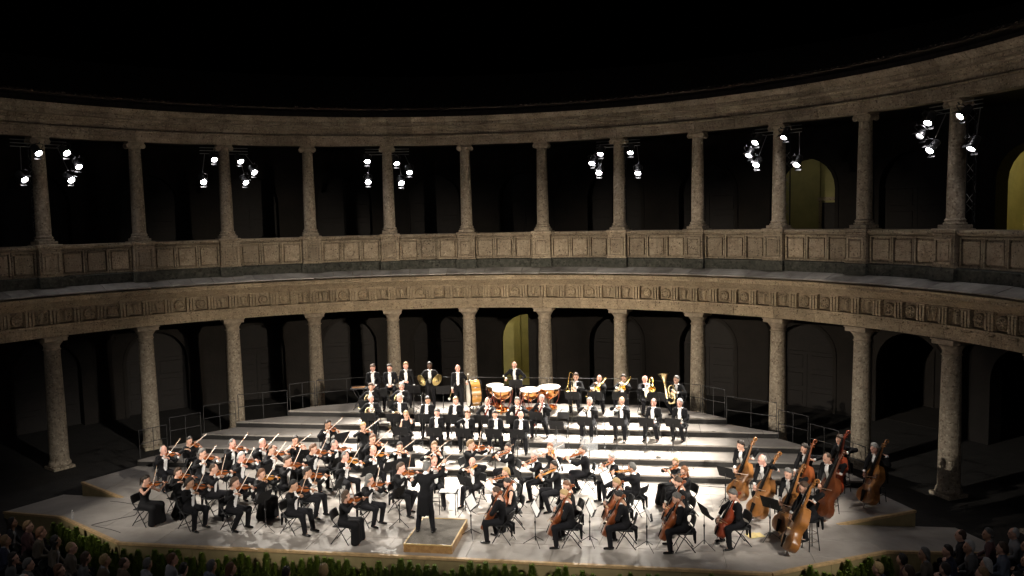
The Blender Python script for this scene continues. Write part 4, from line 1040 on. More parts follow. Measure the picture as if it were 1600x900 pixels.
def shoe_mesh():
    pr = [cap((0, -.05, .045), (0, .02, .05), .042, .04), cap((0, .02, .035), (0, .15, .028), .040, .030)]
    F, lo, ax = sd_field(pr, .014, .008); X, Y, Z = np.meshgrid(*ax, indexing='ij'); F = np.maximum(F, -Z+.003); V, Q = nets(F, lo, .014); return np_mesh('shoe', V, Q, [MATS['shoe']])
SHOE = shoe_mesh()
m = MB()
for s_ in (-1, 1): m.add([(0, 0, .008), (s_*.05, -.004, .022), (s_*.055, -.006, -.02), (0, 0, -.008), (0, .016, .008), (s_*.05, .012, .022), (s_*.055, .01, -.02), (0, .016, -.008)], [(0, 1, 2, 3), (7, 6, 5, 4), (0, 4, 5, 1), (1, 5, 6, 2), (2, 6, 7, 3), (3, 7, 4, 0)] if s_ < 0 else [(3, 2, 1, 0), (4, 5, 6, 7), (1, 5, 4, 0), (2, 6, 5, 1), (3, 7, 6, 2), (0, 4, 7, 3)])
m.box((0, .009, 0), (.02, .022, .02), bev=.004); BOWTIE = m.mesh('bow_tie', MATS['shirt'])

def ik(S, W, l1, l2, pole):
    d = W-S; D = np.linalg.norm(d); L = min(D, (l1+l2)*.995); dr = d/max(D, 1e-6); a = (l1*l1-l2*l2+L*L)/(2*L); hh = math.sqrt(max(1e-5, l1*l1-a*a))
    p = pole-dr*(pole@dr); p = p/max(1e-6, np.linalg.norm(p)); return S+dr*a+p*hh, S+dr*L
def nrm(v): v = np.asarray(v, float); return v/np.linalg.norm(v)
def base_pose(kind, rng, lean=.03):
    J = {}
    if kind == 'stand': J['pel'] = A3(0, 0, .93)
    elif kind == 'stool': J['pel'] = A3(0, 0, .86)
    else: J['pel'] = A3(0, 0, .565)
    p = J['pel']; J['lean'] = lean
    J['chest'] = p+A3(0, .03+lean*.6, .36); J['neck'] = p+A3(0, .045+lean, .54); J['head'] = p+A3(0, .075+lean*1.2, .685)
    J['sh'] = [p+A3(-.178, .02+lean*.9, .455), p+A3(.178, .02+lean*.9, .455)]
    sp = rng.uniform(.13, .20)
    if kind == 'stand':
        J['kn'] = [A3(-.105, .03, .50), A3(.105, .03, .50)]; J['an'] = [A3(-.125, -.01, .09), A3(.125, -.01, .09)]
    elif kind == 'stool':
        J['kn'] = [A3(-.22, .36, .80), A3(.19, .28, .58)]; J['an'] = [A3(-.22, .30, .40), A3(.23, .22, .09)]
    else:
        s2 = rng.uniform(.10, .23)
        J['kn'] = [A3(-sp, .43+rng.uniform(-.02, .01), .545), A3(s2, .43+rng.uniform(-.02, .01), .545)]
        o1, o2 = rng.uniform(-.22, .09), rng.uniform(-.22, .09)
        J['an'] = [A3(-sp+rng.uniform(-.06, .03), .40+o1, .09), A3(s2+rng.uniform(-.03, .06), .40+o2, .09)]
        lx = rng.uniform(-.035, .035)
        J['chest'][0] += lx*.6; J['neck'][0] += lx; J['head'][0] += lx*1.2
        for q_ in J['sh']: q_[0] += lx*.9
    J['foot'] = [A3(-.12, 1, 0), A3(.12, 1, 0)]
    J['hd'] = A3(0, 1, -.12); J['hup'] = A3(0, 0, 1); J['curl'] = [.95, .95]
    return J
def set_hands(J, L, Rr, fl=None, pl=None, fr=None, pr=None, poleL=(-.6, -.2, -.9), poleR=(.6, -.2, -.9)):
    J['el'] = [None, None]; J['wr'] = [None, None]
    J['el'][0], J['wr'][0] = ik(J['sh'][0], A3(*L), .285, .262, A3(*poleL)); J['el'][1], J['wr'][1] = ik(J['sh'][1], A3(*Rr), .285, .262, A3(*poleR))
    J['hf'] = [nrm(fl) if fl is not None else nrm(J['wr'][0]-J['el'][0]), nrm(fr) if fr is not None else nrm(J['wr'][1]-J['el'][1])]
    J['hp'] = [A3(*(pl or (0, 0, -1))), A3(*(pr or (0, 0, -1)))]
    return J
HOLD = {}
def pose_for(kind, rng):
    """joints, list of (parts key, matrix) held"""
    held = []
    j = lambda a: rng.uniform(-a, a)
    if kind in ('violin', 'viola'):
        J = base_pose('sit', rng, .03+j(.03)); big = 1.16 if kind == 'viola' else 1.0
        B = A3(-.105-.02*(big-1), .225+.12*(big-1)+J['lean'], 1.135+j(.012)); N = nrm((-.42+j(.12), .90, -.04+j(.12))); Z = nrm((.50+j(.10), .1, .86))
        X = nrm(np.cross(N, Z)); Z = np.cross(X, N)
        cpt = B+Z*.065*big+N*.03; d = .20+j(.10)
        frog = cpt+X*d
        set_hands(J, B+N*.285*big-Z*.055+A3(-.035, -.02, -.03), frog+X*.075+Z*.035+A3(0, -.03, .0), fl=(.25, .35, .75), pl=(.8, -.2, -.2), fr=-X*.8+A3(0, .2, -.5), pr=(-.2, .1, -.9), poleL=(-.2, .1, -1), poleR=(.8, -.3, -.55))
        J['hd'] = nrm((-.34+j(.1), .9, -.22)); J['hup'] = nrm((-.18, .1, 1)); J['curl'] = [.95, .95]
        held = [(kind, frame(Vector(B), Vector(N), Vector(Z))), ('bow', frame(Vector(frog), Vector(-X), Vector(Z)))]
    elif kind == 'cello':
        J = base_pose('sit', rng, .07+j(.02)); J['kn'] = [A3(-.27, .38, .53), A3(.27, .38, .53)]; J['an'] = [A3(-.27, .34, .09), A3(.26, .30, .09)]
        O = A3(.0, .66, .0); N = nrm((-.07+j(.03), -.46, .88)); Z = nrm((0, .88, .46)); X = nrm(np.cross(N, Z)); Z = np.cross(X, N)
        B = O+N*(.30+.162*2.1)
        rt = -X if X[0] < 0 else X
        cpt = B+Z*.155+N*.05; bd = nrm(rt+A3(0, -.05, -.25+j(.1))); frog = cpt+bd*(.22+j(.1))
        hn = B+N*(.36+.05*rng.random())
        set_hands(J, hn+Z*(-.03)+A3(-.05, -.04, -.02), frog+bd*.05+A3(.0, -.05, .03), fl=(.65, .25, .35), pl=(.5, .2, -.3), fr=-bd*.5+A3(0, .35, -.6), pr=(-.2, -.2, -.8), poleL=(-1, .1, -.1), poleR=(1, -.1, .0))
        J['hd'] = nrm((-.1+j(.15), .9, -.42)); J['hup'] = A3(0, .3, 1)
        held = [('cello', frame(Vector(B), Vector(N), Vector(Z))), ('bow_c', frame(Vector(frog), Vector(-bd), Vector(Z)))]
    elif kind == 'bass':
        J = base_pose('stool', rng, .13+j(.03))
        O = A3(-.14, .86+j(.04), .0); N = nrm((-.10+j(.04), -.43+j(.05), .90)); Z = nrm((.30, .85, .4)); X = nrm(np.cross(N, Z)); Z = np.cross(X, N)
        B = O+N*(.16+.162*3.1); rt = -X if X[0] < 0 else X
        cpt = B+Z*.25+N*.20; bd = nrm(rt+A3(0, -.15, -.25+j(.08))); frog = cpt+bd*(.18+j(.08)); hn = B+N*(.66+.25*rng.random())
        set_hands(J, hn-Z*.02+A3(-.05, -.05, .0), frog+bd*.04+A3(0, -.05, .05), fl=(.7, .25, .2), pl=(.4, .3, -.2), fr=-bd*.3+A3(0, .3, -.75), pr=(-.3, -.3, -.6), poleL=(-1, -.1, .15), poleR=(1, -.2, -.2))
        J['hd'] = nrm((.25+j(.3), .9, -.3)); J['hup'] = A3(.05, .15, 1)
        held = [('bass', frame(Vector(B), Vector(N), Vector(Z))), ('bow_b', frame(Vector(frog), Vector(-bd), Vector(Z)))]
    elif kind in ('clarinet', 'oboe'):
        J = base_pose('sit', rng, .03); M_ = J['head']+A3(0, .105, -.07); D = nrm((j(.06), .62, -.78))
        set_hands(J, M_+D*.24+A3(-.05, -.05, .0), M_+D*.44+A3(.05, -.05, .0), fl=(.5, .6, .1), fr=(-.5, .6, .1), pl=(.6, .3, -.4), pr=(-.6, .3, -.4), poleL=(-1, -.1, -.5), poleR=(1, -.1, -.5))
        J['hd'] = A3(0, 1, -.25); held = [(kind, frame(Vector(M_), Vector(D), Vector((0, .8, .6))))]
    elif kind == 'flute':
        J = base_pose('sit', rng, .03); M_ = J['head']+A3(-.04, .11, -.065); D = nrm((1, -.12, -.16))
        set_hands(J, M_+D*.22+A3(-.02, .06, -.05), M_+D*.44+A3(.02, .02, -.07), fl=(.8, -.1, .5), fr=(-.6, .3, .6), pl=(.2, -.8, .2), pr=(0, .8, .2), poleL=(-.5, .3, -.8), poleR=(1, -.1, -.4))
        J['hd'] = nrm((-.25, 1, -.12)); held = [('flute', frame(Vector(M_), Vector(D), Vector((0, .5, 1))))]
    elif kind == 'bassoon':
        J = base_pose('sit', rng, .03); D = nrm((-.42, .20, .88)); C = A3(.02, .26, .86)
        set_hands(J, C+D*.22+A3(-.05, -.03, 0), C-D*.20+A3(.05, -.02, 0), fl=(.6, .6, .2), fr=(-.5, .7, .2), pl=(.6, .3, -.3), pr=(-.6, .3, -.3), poleL=(-1, 0, -.5), poleR=(1, -.1, -.4))
        J['hd'] = A3(0, 1, -.2); held = [('bassoon', frame(Vector(C), Vector(D), Vector((.2, 1, 0))))]
    elif kind == 'trumpet':
        J = base_pose('sit', rng, .01); M_ = J['head']+A3(0, .12, -.065); D = nrm((j(.05), 1, -.16))
        set_hands(J, M_+D*.20+A3(-.04, -.04, -.07), M_+D*.20+A3(.06, -.05, -.01), fl=(.5, .7, .3), fr=(-.5, .7, .1), pl=(.8, 0, 0), pr=(-.7, 0, -.4), poleL=(-1, -.1, -.45), poleR=(1, -.1, -.45))
        J['hd'] = A3(0, 1, -.1); held = [('trumpet', frame(Vector(M_), Vector(D), Vector((0, .1, 1))))]
    elif kind == 'rest_trumpet':
        J = base_pose('sit', rng, -.01)
        set_hands(J, (-.13, .30, .66), (.10, .34, .66), fl=(.4, .8, -.3), fr=(-.5, .8, -.2))
        held = [('trumpet', frame(Vector((.16, .33, .62)), Vector((-.75, .35, .35)), Vector((0, -.4, 1))))]
    elif kind in ('rest_clarinet', 'rest_oboe'):
        J = base_pose('sit', rng, .0)
        set_hands(J, (-.05, .29, .76), (.07, .30, .68), fl=(.6, .7, 0), fr=(-.6, .7, 0), pl=(.6, .2, -.5), pr=(-.6, .2, -.5))
        J['hd'] = nrm((j(.3), 1, -.35)); held = [(kind[5:], frame(Vector((.03, .37, .99)), Vector((.0, .05, -1)), Vector((0, 1, 0))))]
    elif kind == 'ear':
        J = base_pose('sit', rng, .0)
        set_hands(J, J['head']+A3(-.13, .03, -.10), (.10, .30, .66), fl=(.25, .15, .9), pl=(1, 0, 0), poleL=(-.6, .5, -.8)); J['hd'] = nrm((-.15, 1, -.1)); J['curl'] = [.35, .35]
        held = [('oboe', frame(Vector((.08, .33, .97)), Vector((.05, .06, -1)), Vector((0, 1, 0))))]
    elif kind == 'sip':
        J = base_pose('sit', rng, .02); M_ = J['head']+A3(.01, .12, -.07)
        set_hands(J, (-.04, .31, .74), M_+A3(.05, -.0, -.06), fr=(-.4, .3, .7), pr=(-.4, -.8, 0), poleR=(1, .0, -.5)); J['hd'] = nrm((.1, 1, -.2))
        held = [('clarinet', frame(Vector((-.02, .38, 1.02)), Vector((.03, .05, -1)), Vector((0, 1, 0))))]
    elif kind == 'horn':
        J = base_pose('sit', rng, .02); C = A3(.06, .28, .86); M_ = J['head']+A3(0, .11, -.07)
        set_hands(J, C+A3(-.12, -.04, .06), C+A3(.16, -.08, -.16), fl=(.7, .5, .1), fr=(-.1, .8, -.4), pl=(.3, .4, -.5), pr=(-.7, 0, 0), poleL=(-1, -.2, -.4), poleR=(1, -.5, -.1))
        J['hd'] = A3(0, 1, -.2); held = [('horn', Matrix.Translation(Vector(C)) @ RZ(12) @ RY(8) @ Matrix.Diagonal((-1, 1, 1, 1)))]
    elif kind == 'rest_horn':
        J = base_pose('sit', rng, .0); C = A3(.10, .30, .70)
        set_hands(J, C+A3(-.15, -.05, .06), C+A3(.08, -.10, .08), fl=(.7, .5, -.2), fr=(-.3, .8, -.3)); held = [('horn', Matrix.Translation(Vector(C)) @ RZ(20) @ RY(25) @ Matrix.Diagonal((-1, 1, 1, 1)))]
    elif kind == 'trombone':
        J = base_pose('sit', rng, .0); M_ = J['head']+A3(.0, .15, -.07); D = nrm((.38+j(.1), .80, -.46+j(.1)))
        up = Vector((.3, .5, .9)); M = frame(Vector(M_), Vector(D), up); M = M @ Matrix.Diagonal((-1, 1, 1, 1))
        set_hands(J, M_+D*.08+A3(-.05, -.05, -.06), M_+D*.40+A3(.04, -.04, -.02), fl=(.6, .5, .5), fr=(-.4, .7, -.1), pl=(.7, .3, 0), pr=(-.7, .2, -.2), poleL=(-1, -.1, -.5), poleR=(1, -.1, -.6))
        J['hd'] = A3(0, 1, -.15); held = [('trombone', M)]
    elif kind == 'rest_trombone':
        J = base_pose('sit', rng, .0); M = frame(Vector((-.02, .30, 1.18)), Vector((.10, .12, -1)), Vector((0, 1, .1)))
        set_hands(J, (-.06, .26, .92), (.06, .30, .80), fl=(.6, .7, 0), fr=(-.6, .7, 0), pl=(.6, .2, -.3), pr=(-.6, .2, -.3), poleL=(-1, 0, -.4), poleR=(1, 0, -.4)); held = [('trombone', M)]
    elif kind == 'tuba':
        J = base_pose('sit', rng, .02); J['kn'] = [A3(-.25, .40, .54), A3(.25, .40, .54)]
        M = T(.06, .33, .51) @ RX(6) @ RY(14) @ Matrix.Diagonal((-1, 1, 1, 1))
        set_hands(J, (-.12, .26, .84), (.06, .22, .92), fl=(.6, .6, .2), fr=(-.4, .8, -.1), pl=(.6, .2, -.2), pr=(-.2, .4, -.6), poleL=(-1, -.1, -.4), poleR=(1, -.2, -.4)); J['hd'] = A3(.1, 1, -.1); held = [('tuba', M)]
    elif kind == 'conduct':
        J = base_pose('stand', rng, .10); J['kn'] = [A3(-.15, .03, .50), A3(.15, .03, .50)]; J['an'] = [A3(-.20, -.01, .09), A3(.20, -.01, .09)]; J['head'] += A3(.0, .04, -.03); J['hd'] = nrm((.2, 1, -.35))
        set_hands(J, (-.46, .36, 1.14), (.46, .20, 1.72), fl=(-.4, .8, .3), fr=(.0, .8, .5), pl=(.4, .2, -.8), pr=(-.2, .3, -.9), poleL=(-.5, -.2, -1), poleR=(1, -.25, -.25)); J['curl'] = [.35, .95]
        held = [('baton', frame(Vector(J['wr'][1]+nrm((.0, .8, .5))*.09), Vector((-.35, .9, .35)), Vector((0, 0, 1))))]
    elif kind in ('perc', 'perc_sit'):
        J = base_pose('stand' if kind == 'perc' else 'stool', rng, .0); pz = J['pel'][2]
        set_hands(J, (-.10, .22, pz+.06), (.06, .24, pz+.07), fl=(.8, .4, -.1), fr=(-.8, .4, -.1), pl=(0, -.5, -.7), pr=(0, -.5, -.7)); J['hd'] = nrm((j(.2), 1, -.35))
    elif kind == 'perc_side':
        J = base_pose('stand', rng, .0); set_hands(J, (-.30, .04, .80), (.06, .24, 1.04), fl=(-.05, .2, -1), fr=(-.8, .4, .1), pl=(.9, 0, 0), pr=(0, -.6, -.6)); J['hd'] = nrm((-.1, 1, -.25)); J['curl'] = [.35, .95]
    elif kind == 'cymbals':
        J = base_pose('stand', rng, .0); L_, R2 = A3(-.27, .26, 1.12), A3(.27, .26, 1.12)
        set_hands(J, L_, R2, fl=(-.1, .8, -.1), fr=(.1, .8, -.1), pl=(.9, .2, 0), pr=(-.9, .2, 0), poleL=(-.8, -.5, -.6), poleR=(.8, -.5, -.6))
        held = [('cymbal', frame(Vector((-.30, .36, 1.13)), Vector((-.40, .0, 1)), Vector((-.72, .66, -.2)))), ('cymbal', frame(Vector((.30, .36, 1.13)), Vector((.40, .0, 1)), Vector((.72, .66, -.2))))]
    elif kind == 'bassdrum':
        J = base_pose('stand', rng, .02); set_hands(J, (-.34, .20, 1.12), (.20, .28, .86), fl=(-.3, .8, -.1), fr=(.1, .6, -.7), pl=(.6, 0, -.6), pr=(-.6, .1, -.3))
        held = [('mallet_l', frame(Vector(J['wr'][1]+nrm((.1, .6, -.7))*.08), Vector((.25, .35, -.75)), Vector((0, 1, 0)))), ('mallet', frame(Vector(J['wr'][0]+nrm((-.3, .8, -.1))*.08), Vector((-.1, .2, 1)), Vector((0, 1, 0))))]
    elif kind == 'timpani':
        J = base_pose('stand', rng, .10); J['hd'] = nrm((-.1, 1, -.5)); set_hands(J, (-.30, .36, 1.06), (.26, .40, 1.12), fl=(.1, .9, -.15), fr=(.0, .9, .1), pl=(.3, 0, -.9), pr=(-.3, 0, -.9), poleL=(-1, -.3, -.4), poleR=(1, -.3, -.4))
        held = [('mallet', frame(Vector(J['wr'][0]+A3(.01, .08, -.02)), Vector((.15, .9, -.15)), Vector((0, 0, 1)))), ('mallet', frame(Vector(J['wr'][1]+A3(.0, .08, .0)), Vector((.05, .75, .5)), Vector((0, 0, 1))))]
    else:   # plain sitting, hands in the lap
        J = base_pose('sit', rng, .02+j(.04)); set_hands(J, (-.09, .27, .66), (.09, .28, .67), fl=(.5, .8, -.2), fr=(-.5, .8, -.2)); J['hd'] = nrm((j(.5), 1, -.05+j(.15)))
    return J, held
def hand_matrix(w_, f, palm):
    y = Vector(f).normalized(); z = -Vector(palm); x = y.cross(z)
    if x.length < 1e-3: x = y.orthogonal()
    x.normalize(); z = x.cross(y); m_ = Matrix((x, y, z)).transposed().to_4x4(); m_.translation = Vector(w_)+y*.02
    return np.array(m_)
def xf(M, V): return V@M[:3, :3].T+M[:3, 3]
def build_person(kind, rng, sex='m', skin='fair', outfit='tails', J=None, fine=True):
    """returns dict of part meshes in local space"""
    held = []
    if J is None: J, held = pose_for(kind, rng)
    w = 1.0 if sex == 'm' else .90
    p, ch, nk = J['pel'], J['chest'], J['neck']; sh = J['sh'] if sex == 'm' else [A3(s_[0]*.9, s_[1], s_[2]) for s_ in J['sh']]
    stand = p[2] > .9; fwd = A3(0, 1, 0)
    def torso(g): return [cap(p+A3(-.06*w, 0, 0), p+A3(.06*w, 0, 0), .118*w+g), cap(p+A3(0, .01, .08), ch+A3(0, -.01, 0), .112*w+g, .118*w+g), cap(ch+A3(-.072*w, -.005, .0), ch+A3(.072*w, -.005, 0), .112*w+g), cap(sh[0]*.78+(ch+A3(0, 0, .1))*.22, sh[1]*.78+(ch+A3(0, 0, .1))*.22, .068*w+g)]
    def arms(g, wrist=1.0):
        a = []
        for i in (0, 1):
            a += [cap(sh[i], J['el'][i], .056*w+g, .044*w+g), cap(J['el'][i], J['el'][i]+(J['wr'][i]-J['el'][i])*wrist, .043*w+g, .031*w+g)]
        return a
    hip = [p+A3(-.085, .02, -.02), p+A3(.085, .02, -.02)]
    def legs(g, gl): return sum([[cap(hip[i], J['kn'][i], .085*w+g, .062*w+g), cap(J['kn'][i], J['an'][i]+A3(0, 0, .0), .058*w+gl, .040*w+gl)] for i in (0, 1)], [])
    # ---- body: continuous figure, head and hands grown finer
    pr = torso(-.012)+arms(-.004)+legs(-.008, -.008)+[cap(nk+A3(0, -.02, -.12), nk+(J['head']-nk)*.45, .055)]
    for i in (0, 1): pr.append(cap(J['an'][i]+A3(0, .0, -.03), J['an'][i]+A3(J['foot'][i][0]*.12, .13, -.055), .034, .026))
    hb = .030
    F, lo, ax = sd_field(pr, hb, .012); Vb, Qb = nets(F, lo, hb)
    Vs, Qs, Ms = [Vb], [Qb], [np.zeros(len(Qb), int)]; off = len(Vb)
    hz = nrm(J['hup']); hy = nrm(J['hd']); hx = nrm(np.cross(hy, hz)); hz = np.cross(hx, hy)
    HM = np.eye(4); HM[:3, 0] = hx; HM[:3, 1] = hy; HM[:3, 2] = hz; HM[:3, 3] = J['head']
    fs = 1.03 if sex == 'f' else 1.07; HM[:3, :3] *= fs
    Vs.append(xf(HM, HEAD[0])); Qs.append(HEAD[1]+off); Ms.append(HEAD[2]); off += len(HEAD[0])
    if fine:
        for i in (0, 1):
            hv, hq = HANDS[J['curl'][i]]; M = hand_matrix(J['wr'][i], J['hf'][i], J['hp'][i])
            v = hv.copy(); q = hq
            if i == 0: v = v*A3(-1, 1, 1); q = hq[:, ::-1]
            Vs.append(xf(M, v*w)); Qs.append(q+off); Ms.append(np.zeros(len(q), int)); off += len(v)
    out = {'body': np_mesh('person', np.concatenate(Vs), np.concatenate(Qs), [MATS['skin_'+skin], MATS['face_feature']], np.concatenate(Ms)), 'held': held, 'J': J, 'HM': Matrix(HM.tolist())}
    h = .0215
    # ---- clothes
    if outfit in ('tails', 'audience', 'blouse'):
        tl = []
        if outfit == 'tails':
            for s_ in (-1, 1):
                if stand: tl += [cap(p+A3(s_*.08, -.08, .0), A3(s_*.11, -.13, .50), .065, .035), cap(p+A3(s_*.03, -.10, 0), A3(s_*.035, -.15, .47), .05, .03)]
                else: tl += [cap(p+A3(s_*.06, -.10, -.02), p+A3(s_*.075, -.255, -.10), .05, .035), cap(p+A3(s_*.075, -.255, -.10), p+A3(s_*.085, -.27, -.36), .04, .026)]
        ar = arms(.012, .90)
        col = [cap(nk+A3(0, -.02, -.10), nk+A3(0, -.01, .0), .072, .058)]
        F, lo, ax = sd_field(torso(.012)+ar+tl+col, h, .014); V, Q = nets(F, lo, h)
        if outfit == 'tails' and not stand: pass
        C = V[Q].mean(1)
        # part of the surface that is shirt: the open front and the collar, and the cuffs
        da = np.full(len(C), 9.)
        for a in ar:
            v = a[2]-a[1]; t = np.clip(((C-a[1])@v)/(v@v), 0, 1); d = np.linalg.norm(C-a[1]-t[:, None]*v, axis=1)-(a[3]+t*(a[4]-a[3])); da = np.minimum(da, d)
        t = C[:, 2]-p[2]; cy = p[1]+(ch[1]-p[1])*np.clip(t/.36, 0, 1.5)
        front = C[:, 1]-cy > .055
        wd = np.interp(t, [.02, .10, .30, .46, .52, .60], [.0, .050, .062, .052, .040, .045])
        shirt = front & (np.abs(C[:, 0]) < wd) & (t > .05) & (da > .004)
        shirt |= (C[:, 2] > nk[2]-.012) & (np.hypot(C[:, 0]-nk[0], C[:, 1]-nk[1]) < .085)
        cuffs = []
        for i in (0, 1):
            e = J['el'][i]; v = (J['wr'][i]-e)*.90; tt = ((C-e)@v)/(v@v); dd = np.linalg.norm(C-e-np.clip(tt, 0, 1)[:, None]*v, axis=1); cuffs.append((tt > .90) & (dd < .075) & ~shirt)
        if outfit == 'blouse': shirt[:] = False
        cuffs[1] &= ~cuffs[0]
        Vc, Qc = compact(V, Q[~(shirt | cuffs[0] | cuffs[1])]); out['coat'] = np_mesh('tailcoat', Vc, Qc, [MATS['suit']])
        if shirt.any(): Vc, Qc = compact(V, Q[shirt]); out['shirt'] = np_mesh('shirt', Vc, Qc, [MATS['shirt']])
        out['cuffs'] = []
        for cf in cuffs:
            if cf.sum() > 3: Vc, Qc = compact(V, Q[cf]); out['cuffs'].append(np_mesh('cuff', Vc, Qc, [MATS['suit' if outfit == 'blouse' else 'shirt']]))
        F, lo, ax = sd_field(legs(.016, .020)+[cap(p+A3(-.065, 0, -.01), p+A3(.065, 0, -.01), .122), cap(p, p+A3(0, .0, .10), .112)], h, .012); V, Q = nets(F, lo, h); out['trousers'] = np_mesh('trousers', V, Q, [MATS['suit_trouser']])
        out['tie'] = Matrix(HM.tolist()) if False else (T(*(nk+A3(0, .075, -.005))) if outfit == 'tails' else None)
    else:   # long dress, bare or sleeved arms
        kz = [J['kn'][0], J['kn'][1]]; an = J['an']; mid = (kz[0]+kz[1])/2; am = (an[0]+an[1])/2
        sk = [cap(hip[i], kz[i]*.95+mid*.05, .115, .105) for i in (0, 1)]+[cap(p+A3(0, .05, -.03), mid+A3(0, -.02, -.02), .10, .10)]
        if stand: sk = [cap(p, A3(0, 0, .25), .14, .19), cap(p+A3(-.05, 0, 0), A3(-.10, .03, .12), .13, .15), cap(p+A3(.05, 0, 0), A3(.10, .03, .12), .13, .15)]
        else: sk += [cap(kz[i]+A3(0, -.02, -.03), an[i]+A3(0, .03, .0), .105, .12) for i in (0, 1)]+[cap(mid+A3(0, -.04, -.05), am+A3(0, .0, .02), .10, .13)]
        ts = torso(.010)
        if outfit == 'dress_sleeved': ts += arms(.010, .92)
        else: ts = ts[:3]+[cap(sh[0]*.6+ch*.4+A3(0, 0, .03), sh[1]*.6+ch*.4+A3(0, 0, .03), .07)]
        F, lo, ax = sd_field(ts+sk, h, .02); X, Y, Z = np.meshgrid(*ax, indexing='ij'); F = np.maximum(F, -Z+.02); V, Q = nets(F, lo, h)
        out['dress'] = np_mesh('dress', V, Q, [MATS['dress']])
    return out
def place_person(P, M, label, cat, group, hair=('short', 'brown'), outfit_names=('tailcoat', 'trousers'), mats=None, shoes=True):
    o = inst('person', P['body'], None, M); tag(o, label, cat, group); mats = mats or {}
    if 'coat' in P: inst(outfit_names[0], P['coat'], o, None, mats.get('coat')); inst(outfit_names[1], P['trousers'], o, None, mats.get('trousers'))
    if 'shirt' in P: inst('shirt', P['shirt'], o, None, mats.get('shirt'))
    for cf in P.get('cuffs', []): inst('cuff', cf, o, None, mats.get('coat'))
    if P.get('tie') is not None: inst('bow_tie', BOWTIE, o, P['tie'])
    if 'dress' in P: inst('dress', P['dress'], o)
    if hair: inst('hair', HAIR[hair[0]], o, P['HM'], MATS['hair_'+hair[1]])
    if shoes:
        for i in (0, 1):
            a = P['J']['an'][i]; f = P['J']['foot'][i]
            inst('shoe', SHOE, o, frame(Vector((a[0], a[1], a[2]-.09)), Vector(f), Vector((0, 0, 1))))
    return o

